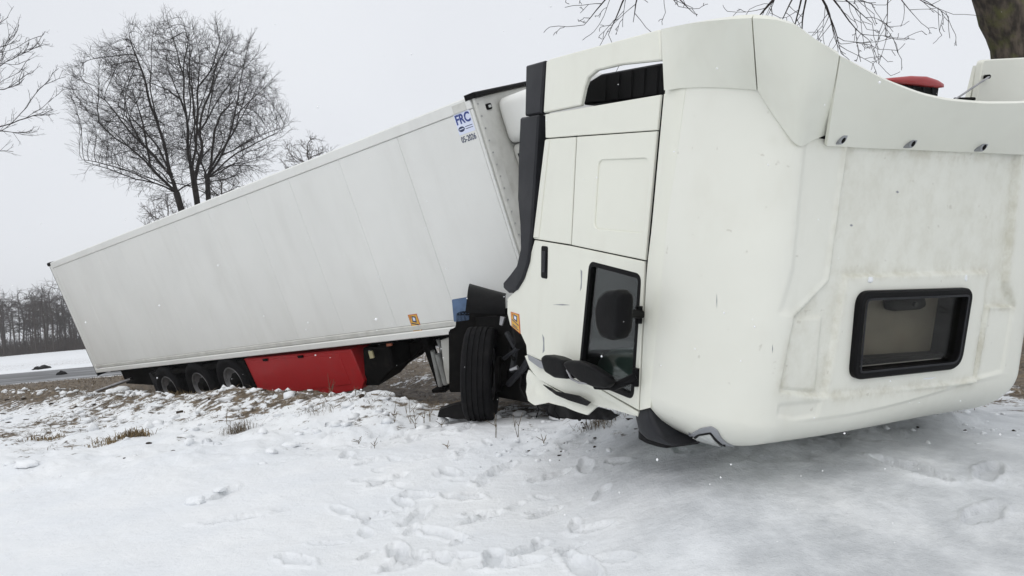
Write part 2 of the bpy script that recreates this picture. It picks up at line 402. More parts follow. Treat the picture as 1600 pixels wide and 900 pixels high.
def shell_geo(pts, tris, front, back):
    """two-sided thin body from a 2-D triangulation"""
    n = len(pts); V = [front(*p) for p in pts] + [back(*p) for p in pts]; F = list(tris) + [tuple(i + n for i in t[::-1]) for t in tris]
    cnt = {}
    for t in tris:
        for i in range(len(t)):
            e = (t[i], t[(i + 1) % len(t)]); cnt[tuple(sorted(e))] = cnt.get(tuple(sorted(e)), []) + [e]
    for k, es in cnt.items():
        if len(es) == 1: a, b = es[0]; F.append((b, a, a + n, b + n))
    return V, F
def grid_shell(name, G, thick, mt, parent, towards, label=None, edge=0.35):
    """G: rows x cols world points; gives the sheet a real thickness away from 'towards'"""
    G = np.asarray(G, float); r, c = G.shape[:2]
    du = np.gradient(G, axis=1); dv = np.gradient(G, axis=0); N = np.cross(du, dv); N /= np.linalg.norm(N, axis=2, keepdims=True) + 1e-12
    sg = np.sign(((towards - G) * N).sum(2, keepdims=True)); N = N * np.where(sg.mean() < 0, -1, 1)
    B = G - N * thick
    V = np.concatenate([G.reshape(-1, 3), B.reshape(-1, 3)]); F = []; n = r * c
    for i in range(r - 1):
        for j in range(c - 1):
            a = i * c + j; q = (a, a + 1, a + c + 1, a + c); F.append(q); F.append(tuple(n + k for k in q[::-1]))
    bd = [j for j in range(c)] + [i * c + c - 1 for i in range(1, r)] + [(r - 1) * c + j for j in range(c - 2, -1, -1)] + [i * c for i in range(r - 2, 0, -1)]
    for k in range(len(bd)): a, b = bd[k], bd[(k + 1) % len(bd)]; F.append((b, a, a + n, b + n))
    return obj(name, V, F, mt, parent, 40, label)
def resample(pts, n):
    P = np.asarray(pts, float); d = np.r_[0, np.cumsum(np.linalg.norm(np.diff(P, axis=0), axis=1))]
    t = np.linspace(0, d[-1], n); out = np.stack([np.interp(t, d, P[:, k]) for k in range(P.shape[1])], 1)
    for _ in range(2): out[1:-1] = 0.25 * out[:-2] + 0.5 * out[1:-1] + 0.25 * out[2:]
    return out

# ------------------------------------------------------------------ numpy noise
def vnoise(x, y, seed):
    xi = np.floor(x).astype(np.int64); yi = np.floor(y).astype(np.int64); fx = x - xi; fy = y - yi
    fx = fx * fx * (3 - 2 * fx); fy = fy * fy * (3 - 2 * fy)
    def h(a, b):
        n = (a * 374761393 + b * 668265263 + seed * 1442695041) & 0xFFFFFFFF
        n = ((n ^ (n >> 13)) * 1274126177) & 0xFFFFFFFF
        return ((n ^ (n >> 16)) & 0xFFFF) / 65535.0
    return (h(xi, yi) * (1 - fx) + h(xi + 1, yi) * fx) * (1 - fy) + (h(xi, yi + 1) * (1 - fx) + h(xi + 1, yi + 1) * fx) * fy
def fbm(x, y, seed, o=4):
    s = 0; a = 0.5; t = 0
    for k in range(o): s = s + a * vnoise(x, y, seed + k * 17); t += a; a *= 0.5; x = x * 2.03; y = y * 2.03
    return s / t - 0.5
def sstep(a, b, x):
    t = np.clip((x - a) / (b - a), 0, 1); return t * t * (3 - 2 * t)

# ------------------------------------------------------------------ ground
TA = TRL.w((0, 0, 0))[:2]; TB = TRL.w((-13.4, 0, 0))[:2]; TD = (TA - TB) / np.linalg.norm(TA - TB); TN = np.array([TD[1], -TD[0]])   # TN points at the camera side
def trailer_coords(x, y):
    dx = x - TB[0]; dy = y - TB[1]
    return dx * TD[0] + dy * TD[1], dx * TN[0] + dy * TN[1]
FOOT = [(580, 752), (543, 722), (652, 699), (702, 741), (752, 801), (688, 822), (786, 736), (722, 772), (648, 800), (577, 797), (352, 772), (357, 806),
        (702, 689), (860, 746), (1425, 778), (1550, 778), (460, 862), (765, 744), (650, 770), (730, 690), (690, 858), (770, 860), (800, 868), (905, 872), (1540, 820), (1110, 750), (610, 752), (560, 705)]
_fr = np.random.default_rng(123)
for _k in range(70):
    FOOT.append((float(_fr.normal(680, 170)), float(690 + 190 * _fr.random() ** 1.3)))
def gpt(px, py, z=0.05):
    D = ray(px, py); t = (z - EYE[2]) / D[2]; return EYE + D * t
def ground_fields(x, y):
    r = np.hypot(x, y)
    z = 0.13 * sstep(4.5, 8.0, y) + 0.02 * sstep(2, 6, np.abs(x))
    ls, ln = trailer_coords(x, y)                                   # along / in front of the trailer
    near_t = sstep(3.2, 0.9, ln) * sstep(-4, 0.5, ln) * sstep(-9, -2, ls) * sstep(12.9, 10.9, ls)
    lump = fbm(x * 0.9, y * 0.9, 3, 5)
    rough = np.clip(sstep(6.2, 8.2, y + 0.9 * fbm(x * 0.5, y * 0.5, 9, 3) * 2) * sstep(27.5, 24, y), 0, 1)
    rough = np.maximum(rough, sstep(2.6, 3.8, x) * sstep(5.6, 6.8, y) * sstep(27.5, 24, y))
    z = z + rough * (0.20 * lump + 0.14 * np.maximum(fbm(x * 2.6, y * 2.6, 21, 4), -0.08) + 0.05 * np.abs(fbm(x * 7, y * 7, 23, 3)))
    z = z + (0.15 + 0.09 * sstep(6.0, 7.5, ls)) * near_t * np.exp(-((ln - 1.0) / 0.7) ** 2) + 0.05 * near_t
    z = z - 0.16 * sstep(0.35, -0.3, ln) * sstep(-3.2, -2.4, ln) * sstep(-1, 0.5, ls) * sstep(12, 10.5, ls)
    z = z + (1 - rough) * sstep(30, 20, y) * (0.030 * fbm(x * 0.8, y * 0.8, 5, 3) + 0.012 * fbm(x * 4, y * 4, 31, 4))
    # a flat bench where the far road lies, then open fields that roll gently
    road = sstep(26.5, 28.5, y) * sstep(45.5, 43.5, y)
    z = z * (1 - road) + road * 0.0
    far = sstep(44, 60, y)
    z = z + far * (0.5 * fbm(x * 0.03, y * 0.03, 12, 3))
    cabm = sstep(0.1, 1.1, x) * sstep(3.1, 4.7, y) * sstep(9.0, 7.2, y) * sstep(6.5, 4.5, x); z = z + cabm * (0.305 - 0.035 * (x - 1.0) - np.where(y > 4.5, 0.13 * sstep(4.5, 8, y), 0)) 
    tr_ = np.clip(((x - 1.3) * 2.0 + (y - 4.75) * 0.95) / 4.9, 0, 1); rd = np.hypot(x - 1.3 - 2.0 * tr_, y - 4.75 - 0.95 * tr_); z = z + np.exp(-(rd / 0.30) ** 2) * (0.10 + 0.16 * fbm(x * 5, y * 5, 52, 4)) * sstep(0.8, 1.6, x)
    wl = np.exp(-(((x + 0.35) / 0.75) ** 2 + ((y - 7.9) / 0.8) ** 2) ** 2); z = z * (1 - wl) + (0.165 + 0.05 * fbm(x * 3, y * 3, 15, 3)) * wl
    bx = np.exp(-(((x - 0.42) / 1.2) ** 2 + ((y - 6.9) / 0.9) ** 2)); z = z + 0.10 * bx * (0.6 + 1.5 * fbm(x * 3, y * 3, 44, 4))
    # footprints pressed into the smooth snow
    prints = np.zeros_like(z)
    for i, (px, py) in enumerate(FOOT):
        g = gpt(px, py); a = (i * 1.7) % 3.1; ca, sa = math.cos(a), math.sin(a)
        dx, dy = x - g[0], y - g[1]; msk = (np.abs(dx) < 0.6) & (np.abs(dy) < 0.6)
        if not msk.any(): continue
        sc_ = 1.0 if i < 28 else 0.45 + 0.5 * ((i * 13) % 10) / 10; u = (dx[msk] * ca + dy[msk] * sa) / (sc_ * (0.14 + 0.03 * ((i * 7) % 3))); v = (-dx[msk] * sa + dy[msk] * ca) / (0.062 * sc_)
        q = u * u + v * v + 1.5 * fbm(dx[msk] * 14, dy[msk] * 14, 60 + i, 3)
        dp = (0.5 + 0.5 * sc_) * (1 if i < 28 else 0.75); z[msk] = z[msk] - dp * (0.024 + 0.012 * ((i * 5) % 4) / 3) * sstep(1.1, 0.85, q) + dp * 0.014 * np.exp(-((q - 1.6) / 0.4) ** 2)
        prints[msk] = np.maximum(prints[msk], 0.45 * sstep(1.1, 0.7, q))
    # colour masks: where turf and mud show through, where the snow is packed to ice
    n = fbm(x * 0.55, y * 0.55, 71, 4)
    turf = 0.34 * rough + 0.5 * rough * n
    turf = turf + 0.30 * near_t * sstep(2.6, 0.6, ln) + 0.35 * sstep(0.5, -0.4, ln) * sstep(26.5, 22, y) * sstep(-12, -6, ln)
    turf = turf + rough * 0.36 * sstep(-7.5, -10.5, x) * sstep(14.5, 17, y)
    turf = turf + 0.35 * sstep(3.1, 3.9, x) * sstep(6.6, 7.5, y) * sstep(27, 25, y)
    turf = turf + 0.30 * np.exp(-(((x - 1.0) / 0.5) ** 2 + ((y - 6.1) / 0.4) ** 2)) + 0.25 * bx
    turf = turf + sstep(22, 26, y) * sstep(29, 27, y) * 0.35
    turf = turf + sstep(44, 46, y) * sstep(80, 55, y) * (0.35 + 0.3 * n)
    turf = turf + 0.13 * rough * sstep(8.0, 11, y) + 0.30 * rough * (fbm(x * 1.7, y * 1.7, 84, 3))
    turf = turf - 0.16 * sstep(10.3, 9.2, y) * sstep(0.8, 2.0, ln)
    ice = sstep(0.2, 1.4, x + 0.35 * n * 4) * sstep(7.0, 6.0, y) * sstep(1.5, 3.6, y) * 0.75 + 0.12
    ice = np.maximum(ice, prints)
    return z, np.clip(turf, 0, 1), np.clip(ice, 0, 1)
def ground_z(x, y):
    z, _, _ = ground_fields(np.array([float(x)]), np.array([float(y)])); return float(z[0])
ang = np.r_[np.arange(-180, -52, 6.0), np.linspace(-50, 50, 640), np.arange(54, 180.1, 6.0)]
rad = [0.4, 1.2, 2.0]
while rad[-1] < 16: rad.append(rad[-1] * (1.0038 if 3.3 < rad[-1] < 8 else 1.006) if rad[-1] > 2.6 else rad[-1] + 0.1)
while rad[-1] < 700: rad.append(rad[-1] * 1.022)
rad = np.array(rad); AA, RR = np.meshgrid(np.radians(ang), rad)
gx = (RR * np.sin(AA)).ravel(); gy = (RR * np.cos(AA)).ravel()
gz, turf, ice = ground_fields(gx, gy)
nr, na = RR.shape
ii, jj = np.meshgrid(np.arange(nr - 1), np.arange(na - 1), indexing='ij')
a0 = (ii * na + jj).ravel()
Q = np.stack([a0, a0 + 1, a0 + na + 1, a0 + na], 1)[:, ::-1]
gme = fast_mesh('snow_ground', np.stack([gx, gy, gz], 1), Q, M_SNOWG)
for nm, arr in (('turf', turf), ('ice', ice)):
    at = gme.attributes.new(nm, 'FLOAT', 'POINT'); at.data.foreach_set('value', arr.astype(np.float32))
ground = bpy.data.objects.new('snow_ground', gme); COL.objects.link(ground); tag(ground, kind='structure')
rx = np.linspace(-160, 160, 161); ry = np.linspace(29.2, 42.8, 9)
RX, RY = np.meshgrid(rx, ry)
RZ = 0.012 + 0.03 * np.clip(1 - ((RY - 36) / 6.8) ** 2, 0, 1)
i2, j2 = np.meshgrid(np.arange(8), np.arange(160), indexing='ij'); a1 = (i2 * 161 + j2).ravel()
road = bpy.data.objects.new('road', fast_mesh('road', np.stack([RX.ravel(), RY.ravel(), RZ.ravel()], 1), np.stack([a1, a1 + 1, a1 + 162, a1 + 161], 1), M_ASPH))
COL.objects.link(road); tag(road, kind='structure')

# ------------------------------------------------------------------ the trailer
T = TRL.w
rotT = Matrix([[TRL.A[c][r] for c in range(3)] for r in range(3)])
trailer = thing('box_trailer', T((-6.7, 1.27, -1.0)), 'long white refrigerated box trailer leaning over in the verge behind the cab', 'trailer', rot=rotT)
ft = lambda a, b, h: T((a, -h, b))                                   # near side: along, up, outwards
L, H, W = 13.4, 2.72, 2.55
Geo().box(TRL, (-L + 0.02, 0.012, 0.01), (-0.02, W - 0.01, H - 0.02)).make('box_core', M_TRIM, trailer)
seams = [-L + 0.10] + [-L + 0.10 + (L - 0.2) * k / 11 for k in range(1, 11)] + [-0.045]
for k in range(11):
    a, b = seams[k] + 0.0015, seams[k + 1] - 0.0015
    slab('side_panel', ft, [(a, 0.17), (b, 0.17), (b, H - 0.135), (a, H - 0.135)], M_TRL, trailer, h0=-0.012, h1=0.006, bev=0.003)
slab('top_rail', ft, [(-L, H - 0.13), (0.0, H - 0.13), (0.0, H), (-L, H)], M_TRL, trailer, h0=-0.03, h1=0.016, bev=0.008)
slab('roof_sheet', lambda a, b, h: T((a, b, H - 0.02 + h)), [(-L, 0.01), (0, 0.01), (0, W), (-L, W)], M_TRL, trailer, h0=0, h1=0.03, bev=0.01)
slab('bottom_rail', ft, [(-L, 0.085), (0.0, 0.085), (0.0, 0.165), (-L, 0.165)], M_TRIM, trailer, h0=-0.03, h1=0.016, bev=0.012)
slab('bottom_rail', ft, [(-L, -0.02), (0.0, -0.02), (0.0, 0.08), (-L, 0.08)], M_TRL, trailer, h0=-0.03, h1=0.028, bev=0.012)
slab('corner_post', ft, [(-0.042, 0.17), (0.0, 0.17), (0.0, H - 0.135), (-0.042, H - 0.135)], M_TRL, trailer, h0=-0.02, h1=0.010, bev=0.006)
slab('rear_post', ft, [(-L - 0.03, -0.02), (-L + 0.096, -0.02), (-L + 0.096, H), (-L - 0.03, H)], M_TRL, trailer, h0=-0.03, h1=0.018, bev=0.008)
rear = lambda a, b, h: T((-L - 0.03 - h, a, b))
slab('rear_frame', rear, [(0.0, -0.1), (W, -0.1), (W, H + 0.01), (0, H + 0.01)], M_DKGREY, trailer, holes=[[(0.1, 0.02), (W - 0.1, 0.02), (W - 0.1, H - 0.1), (0.1, H - 0.1)]], h0=0, h1=0.07)
slab('corner_cap', ft, rounded([(-L - 0.11, H - 0.06), (-L + 0.06, H - 0.06), (-L + 0.06, H + 0.02), (-L - 0.11, H + 0.02)], 0.02), M_BLACK, trailer, h0=-0.1, h1=0.03, bev=0.01)
for k in range(2):
    slab('rear_door', rear, [(0.11 + 1.17 * k, 0.03), (1.27 + 1.17 * k, 0.03), (1.27 + 1.17 * k, H - 0.11), (0.11 + 1.17 * k, H - 0.11)], M_TRL, trailer, h0=-0.01, h1=0.05)
# front wall with its rivetted edge profile and the cooling unit
front = lambda a, b, h: T((h, a, b))
slab('front_wall', front, [(0.02, 0.0), (W - 0.01, 0.0), (W - 0.01, H - 0.02), (0.02, H - 0.02)], M_TRIM, trailer, h0=-0.02, h1=0.03, bev=0.01)
slab('front_edge_profile', front, [(-0.005, 0.0), (0.16, 0.0), (0.16, H - 0.03), (-0.005, H - 0.03)], M_TRIM, trailer, h0=0.031, h1=0.06, bev=0.012)
g = Geo()
for k in range(19):
    z = 0.1 + k * 0.14
    g.lathe(T((0.058, 0.03, z)), TRL.A[0], [(0, 0.012), (0.010, 0.010), (0.014, 0.004), (0.014, 0.0005)], 8)
tag(g.make('rivets', M_GREY, trailer), kind='stuff')
slab('front_top_gasket', front, [(-0.02, H - 0.035), (0.9, H - 0.015), (W, H - 0.015), (W, H + 0.03), (-0.02, H + 0.03)], M_BLACK, trailer, h0=-0.06, h1=0.10, bev=0.015)
lampb = slab('marker_lamp', front, rounded([(0.19, H - 0.19), (0.28, H - 0.19), (0.28, H - 0.12), (0.19, H - 0.12)], 0.02), M_BLACK, trailer, h0=0.03, h1=0.05)
slab('lamp_lens', front, [(0.215, H - 0.17), (0.26, H - 0.17), (0.26, H - 0.14), (0.215, H - 0.14)], M_LENS, lampb, h0=0.05, h1=0.057, bev=0.002)
pillow('cooling_unit', front, rounded([(0.36, 2.08), (2.2, 2.08), (2.2, 2.62), (0.36, 2.62)], 0.12), M_TRL, trailer, 0.03, 0.52, 0.10)
pillow('cooling_unit_lower_cover', front, rounded([(0.42, 0.55), (2.14, 0.55), (2.14, 2.07), (0.42, 2.07)], 0.06), M_TRIM, trailer, 0.03, 0.44, 0.06)
for k in range(6): Geo().box(TRL, (0.12, 0.385, 0.75 + 0.23 * k), (0.19, 0.42, 0.81 + 0.23 * k)).make('cover_latch', M_BLACK, trailer)
# inspection sticker top right with its lettering
def on_side(px, py, off=0.0):
    q = TRL.hit(px, py, 1, -off); return (q[0], q[2])
def text_part(txt, size, mt, parent, origin, ex, ey, out, ext=0.0015, bold=0.0):
    cu = bpy.data.curves.new('lettering', 'FONT'); cu.body = txt; cu.size = size; cu.extrude = ext; cu.offset = bold
    t = bpy.data.objects.new('lettering', cu); COL.objects.link(t)
    dg = bpy.context.evaluated_depsgraph_get(); me = bpy.data.meshes.new_from_object(t.evaluated_get(dg))
    P = np.array([v.co[:] for v in me.vertices]); Fc = [tuple(p.vertices) for p in me.polygons]
    bpy.data.objects.remove(t); bpy.data.curves.remove(cu); bpy.data.meshes.remove(me)
    V = np.asarray(origin) + P[:, :1] * ex + P[:, 1:2] * ey + P[:, 2:3] * out
    return obj('lettering', V, Fc, mt, parent, None)
Tx, Ty, Tz = TRL.A
pa, pb, pc = np.array(on_side(709, 179)), np.array(on_side(740, 166)), np.array(on_side(715, 213))
slab('data_plate', ft, [(pa[0] + 0.02, H - 0.122), (pa[0] + 0.22, H - 0.122), (pa[0] + 0.22, H - 0.03), (pa[0] + 0.02, H - 0.03)], M_TRIM, trailer, h0=0.016, h1=0.022, bev=0.001)
x0 = pa[0] - 0.005; zt = pa[1] + 0.0
stk = slab('inspection_sticker', ft, [(x0, zt - 0.245), (x0 + 0.25, zt - 0.245), (x0 + 0.25, zt + 0.0), (x0, zt + 0.0)], M_STW, trailer, h0=0.004, h1=0.0085, bev=0.0005)
text_part('FRC', 0.150, M_STB, stk, T((x0 + 0.008, -0.0105, zt - 0.125)), Tx * 0.86, Tz, -Ty, bold=0.004)
g = Geo(); el = [(x0 + 0.06 + 0.048 * math.cos(t), zt - 0.185 + 0.030 * math.sin(t)) for t in np.linspace(0, 2 * math.pi, 20)[:-1]]
slab('emblem', ft, el, M_STN, stk, h0=0.0085, h1=0.0115, bev=0.0004)
V, F = slab_geo(ft, [(x0 + 0.024, zt - 0.190), (x0 + 0.096, zt - 0.186), (x0 + 0.096, zt - 0.178), (x0 + 0.024, zt - 0.182)], (), 0.0115, 0.0125, 0.0003); obj('emblem_stripe', V, F, M_STW, stk, None)
for k in range(2): slab('print_line', ft, [(x0 + 0.12, zt - 0.175 - 0.025 * k), (x0 + 0.235, zt - 0.175 - 0.025 * k), (x0 + 0.235, zt - 0.168 - 0.025 * k), (x0 + 0.12, zt - 0.168 - 0.025 * k)], M_STN, stk, h0=0.0085, h1=0.0105, bev=0.0003)
text_part('05-2026', 0.096, M_STN, trailer, T((x0 + 0.004, -0.0085, zt - 0.335)), Tx * 0.72, Tz, -Ty, bold=0.0006)
def blind_spot_sticker(fn, a, b, w_, h_, parent, base):
    s = slab('warning_sticker', fn, [(a, b), (a + w_, b), (a + w_, b + h_), (a, b + h_)], M_STR, parent, h0=base - 0.003, h1=base + 0.001, bev=0.0003)
    P = lambda u, v: (a + u * w_, b + v * h_)
    i = 0.06
    slab('sticker_field', fn, [P(i, i * .6), P(1 - i, i * .6), P(1 - i, 1 - i * .6), P(i, 1 - i * .6)], M_STY, s, h0=base + 0.001, h1=base + 0.0022, bev=0.0002)
    def shp(nm, pts, mt, lv=1): slab(nm, fn, [P(*q) for q in pts], mt, s, h0=base + 0.0022, h1=base + 0.0022 + 0.001 * lv, bev=0.0002)
    shp('sticker_print', [(.30, .60), (.72, .52), (.78, .86), (.36, .92)], M_STN)
    shp('sticker_print', [(.42, .66), (.64, .62), (.68, .80), (.46, .84)], M_STW, 2)
    shp('sticker_print', [(.12, .50), (.88, .36), (.88, .42), (.12, .56)], M_STN)
    shp('sticker_print', [(.14, .92), (.30, .92), (.14, .66)], M_STR)
    shp('sticker_print', [(.16, .10), (.84, .10), (.84, .15), (.16, .15)], M_STN)
    shp('sticker_print', [(.16, .20), (.70, .20), (.70, .25), (.16, .25)], M_STN)
    return s
q = on_side(648, 517); blind_spot_sticker(ft, q[0] - 0.02, q[1] - 0.02, 0.18, 0.26, trailer, 0.008)
q = on_side(154, 578)
s = slab('maker_sticker', ft, [(q[0], q[1]), (q[0] + 0.26, q[1]), (q[0] + 0.22, q[1] + 0.12), (q[0], q[1] + 0.12)], M_PINK, trailer, h0=0.004, h1=0.012, bev=0.0005)
slab('sticker_print', ft, [(q[0] + 0.02, q[1] + 0.02), (q[0] + 0.20, q[1] + 0.02), (q[0] + 0.17, q[1] + 0.05), (q[0] + 0.02, q[1] + 0.05)], M_STN, s, h0=0.012, h1=0.014, bev=0.0003)
slab('sticker_print', ft, [(q[0] + 0.02, q[1] + 0.07), (q[0] + 0.16, q[1] + 0.07), (q[0] + 0.14, q[1] + 0.10), (q[0] + 0.02, q[1] + 0.10)], M_STR, s, h0=0.012, h1=0.014, bev=0.0003)
# running gear
for y in (0.75, 1.7): Geo().box(TRL, (-L + 0.2, y, -0.42), (-1.2, y + 0.12, -0.03)).make('chassis_beam', M_DARK, trailer)
Geo().box(TRL, (-L + 0.05, 0.25, -0.12), (-0.3, W - 0.25, -0.025)).make('floor_frame', M_DARK, trailer)
def tyre_prof(R, rr, w, groove=True):
    hw = w / 2
    p = [(-hw * 0.80, rr), (-hw * 0.95, rr + (R - rr) * 0.25), (-hw, rr + (R - rr) * 0.55), (-hw * 0.96, R - 0.045), (-hw * 0.88, R - 0.014), (-hw * 0.80, R - 0.006)]
    if groove:
        for gc in (-0.52, -0.18, 0.18, 0.52):
            for s_, dr in ((-0.055, 0), (-0.04, 0.014), (0.04, 0.014), (0.055, 0)): p.append((hw * (gc + s_), R - dr - 0.004 * abs(gc)))
    p += [(hw * 0.80, R - 0.006), (hw * 0.88, R - 0.014), (hw * 0.96, R - 0.045), (hw, rr + (R - rr) * 0.55), (hw * 0.95, rr + (R - rr) * 0.25), (hw * 0.80, rr)]
    return p
def wheel_parts(parent, c, ax, R, rr, w, name='wheel', nseg=64):
    """axis points at the outside of the truck"""
    ax = np.asarray(ax, float) / np.linalg.norm(ax)
    wh = Geo().lathe(c, ax, [(-0.12, 0.16), (0.08, 0.16), (0.13, 0.11), (0.16, 0.10), (0.165, 0.001)], 24).make(name, M_DARK, parent)
    t = Geo().lathe(c, ax, tyre_prof(R, rr, w), nseg).make('tyre', M_RUB, wh, 50)
    rim = Geo(); hw = w / 2
    rim.lathe(c, ax, [(-hw * 0.8, rr + 0.004), (-hw * 0.8, rr - 0.02), (hw * 0.55, rr - 0.03), (hw * 0.82, rr - 0.012), (hw * 0.86, rr + 0.006), (hw * 0.80, rr + 0.012)], 48)
    rim.lathe(c, ax, [(hw * 0.60, rr - 0.03), (hw * 0.45, rr - 0.06), (hw * 0.20, rr - 0.10), (hw * 0.28, 0.17), (hw * 0.28, 0.10)], 48)
    rim.make('rim', M_RIM, wh, 40)
    nut = Geo(); a = np.array([0, 0, 1.]); e1 = a - ax * (a @ ax); e1 /= np.linalg.norm(e1); e2 = np.cross(ax, e1)
    for k in range(10):
        an = 2 * math.pi * k / 10; p = np.asarray(c) + ax * hw * 0.28 + 0.135 * (math.cos(an) * e1 + math.sin(an) * e2)
        nut.lathe(p, ax, [(0, 0.016), (0.03, 0.016), (0.03, 0.001)], 6)
    tag(nut.make('wheel_nuts', M_GREY, wh), kind='stuff')
    return wh
for k, (px, py) in enumerate([(276, 604), (325, 599), (376, 592)]):
    q = TRL.hit(px, py, 1, 0.16); c = T((q[0], 0.16, q[2]))
    wheel_parts(trailer, c, -Ty, 0.52, 0.29, 0.36, nseg=48)
    wheel_parts(trailer, T((q[0], W - 0.16, q[2])), Ty, 0.52, 0.29, 0.36, nseg=32)
    Geo().tube([T((q[0], 0.2, q[2])), T((q[0], W - 0.2, q[2]))], 0.07, 12).make('axle', M_DARK, trailer)
def pix(pts, y): return [tuple(TRL.hit(px, py, 1, y)[[0, 2]]) for px, py in pts]
fy = lambda y: (lambda a, b, h: T((a, y - h, b)))
slab('mudguard', fy(0.03), pix([(235, 583), (380, 563), (400, 606), (386, 606), (372, 571), (240, 589)], 0.03), M_DARK, trailer, h0=-0.5, h1=0.0, bev=0.01)
slab('mudguard', fy(0.05), pix([(232, 583), (240, 583), (254, 618), (246, 618)], 0.05), M_DKGREY, trailer, h0=-0.4, h1=0.0, bev=0.008)
slab('underride_plate', fy(0.10), pix([(168, 586), (232, 579), (236, 612), (178, 608)], 0.10), M_DARK, trailer, h0=-1.6, h1=-0.3, bev=0.01)
pA = T(TRL.hit(150, 612, 1, -0.25)); pB = T(TRL.hit(205, 592, 1, 0.2)); Geo().tube([pA, pB], 0.035, 10).make('underride_bar', M_STEEL, trailer)
rb = slab('pallet_box', fy(0.06), rounded(pix([(380, 561), (548, 546), (569, 596), (566, 608), (400, 640)], 0.06), 0.02), M_RED, trailer, h0=-0.55, h1=0.0, bev=0.012, label='red pallet box under the trailer floor')
slab('box_door', fy(0.06), pix([(392, 565), (530, 552.5), (549, 600), (408, 618)], 0.06), M_RED, rb, h0=0.0005, h1=0.008, bev=0.006)
for px, py in ((415, 559.5), (470, 554.5)):
    q = TRL.hit(px, py + 2.5, 1, 0.05); V, F = slab_geo(fy(0.05), [(q[0] - 0.07, q[2] - 0.02), (q[0] + 0.07, q[2] - 0.02), (q[0] + 0.07, q[2] + 0.02), (q[0] - 0.07, q[2] + 0.02)], (), 0.0, 0.02, 0.004); obj('box_hinge', V, F, M_DARK, rb)
slab('valve_box', fy(0.12), pix([(566, 545), (608, 541), (615, 575), (590, 603), (570, 603)], 0.12), M_DARK, trailer, h0=-0.5, h1=0.0, bev=0.02)
slab('air_tank_cover', fy(0.5), pix([(585, 545), (668, 533), (640, 566), (600, 590)], 0.5), M_DARK, trailer, h0=-0.3, h1=0.0, bev=0.02)
slab('reflector', fy(0.10), pix([(576, 549), (582, 548), (585, 559), (579, 560)], 0.10), simple('pale_reflector', (0.55, 0.50, 0.30), 0.4, var=0.1), trailer, h0=-0.01, h1=0.012, bev=0.002)
slab('reflector', fy(0.05), pix([(604, 537), (612, 536), (613, 540), (605, 541)], 0.05), simple('orange_reflector', (0.32, 0.10, 0.05), 0.4, var=0.1), trailer, h0=-0.01, h1=0.012, bev=0.002)
for y in (0.45, W - 0.45):
    q = TRL.hit(672, 545, 1, 0.45)
    leg = Geo().box(TRL, (q[0] - 0.06, y - 0.06, -0.95), (q[0] + 0.06, y + 0.06, -0.05)).make('landing_leg', M_DARK, trailer)
    Geo().box(TRL, (q[0] - 0.13, y - 0.12, -1.0), (q[0] + 0.13, y + 0.12, -0.95)).make('leg_foot', M_DARK, leg)
g = Geo(); q = TRL.hit(668, 535, 1, 0.25)
g.tube([T(TRL.hit(676, 548, 1, 0.30)), T(TRL.hit(688, 603, 1, 0.30))], 0.035, 10).make('leg_brace', M_GREY, trailer); g = Geo(); g.tube([T(TRL.hit(684, 553, 1, 0.3)), T(TRL.hit(697, 600, 1, 0.3))], 0.045, 10)
g.make('leg_brace', M_GREY, trailer)
slab('side_guard', fy(0.12), pix([(688, 532), (707, 526), (708, 600), (698, 600), (693, 575)], 0.12), M_TRIM, trailer, h0=-0.05, h1=0.0, bev=0.008)
hose = [T(TRL.hit(px, py, 1, 0.4)) for px, py in ((684, 530), (690, 545), (688, 560), (694, 578), (692, 598))]
Geo().tube(hose, 0.03, 8).make('hose', M_GREY, trailer)
hose = [T(TRL.hit(px, py, 1, 0.6)) for px, py in ((648, 546), (652, 553), (660, 552), (664, 541), (668, 536))]
Geo().tube(hose, 0.014, 8).make('air_line', M_BLACK, trailer)

# ------------------------------------------------------------------ the tractor unit, cab tipped forward
C = CAB.w
rotC = Matrix([[CAB.A[0][r], -CAB.A[1][r], CAB.A[2][r]] for r in range(3)])
truck = thing('truck_tractor', C((1.25, 0.9, -3.6)), 'wrecked white lorry tractor with its cab tipped forward onto its nose', 'truck', rot=rotC)
fs = lambda a, b, h: C((-h, a, b))                                   # left-hand side of the picture: front-back, up, outwards
def side(px, py, u=0.0):
    q = CAB.hit(px, py, 0, u); return (q[1], q[2])
def sp(pts, u=0.0): return [side(px, py, u) for px, py in pts]
EYEP = EYE
# inner body so that gaps read dark
WIN = [(923, 410), (1002, 430.5), (990, 622), (906, 588)]
winp = rounded(sp(WIN), 0.05)
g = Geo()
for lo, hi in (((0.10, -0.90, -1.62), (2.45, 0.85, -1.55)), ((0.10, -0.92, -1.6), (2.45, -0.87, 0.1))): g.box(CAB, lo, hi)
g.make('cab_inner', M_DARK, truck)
fr_ = lambda a, b, h: C((2.46 + h, a, b))
slab('far_side_panel', fr_, [(-0.92, -1.62), (0.94, -1.2), (0.94, 0.0), (-0.92, 0.0)], M_CAB, truck, holes=[winp], h0=0, h1=0.04)
fwn = lambda a, b, h: C((a, 0.90 + h, b))
ws = slab('windscreen_frame', fwn, [(0.06, -1.25), (2.45, -1.25), (2.45, 0.02), (0.06, 0.02)], M_DARK, truck, holes=[rounded([(0.2, -1.15), (2.3, -1.15), (2.3, -0.15), (0.2, -0.15)], 0.08)], h0=0, h1=0.03)
slab('windscreen', fwn, rounded([(0.19, -1.16), (2.31, -1.16), (2.31, -0.14), (0.19, -0.14)], 0.08), M_GLASS, ws, h0=0.008, h1=0.013, bev=0.0005)
slab('side_frame', fs, sp([(852, 178), (1032, 148), (1002, 640), (850, 556), (826, 530), (800, 508), (796, 465), (838, 372)]), M_DARK, truck, holes=[inset(winp, -0.02)], h0=-0.06, h1=-0.012, bev=0.003)
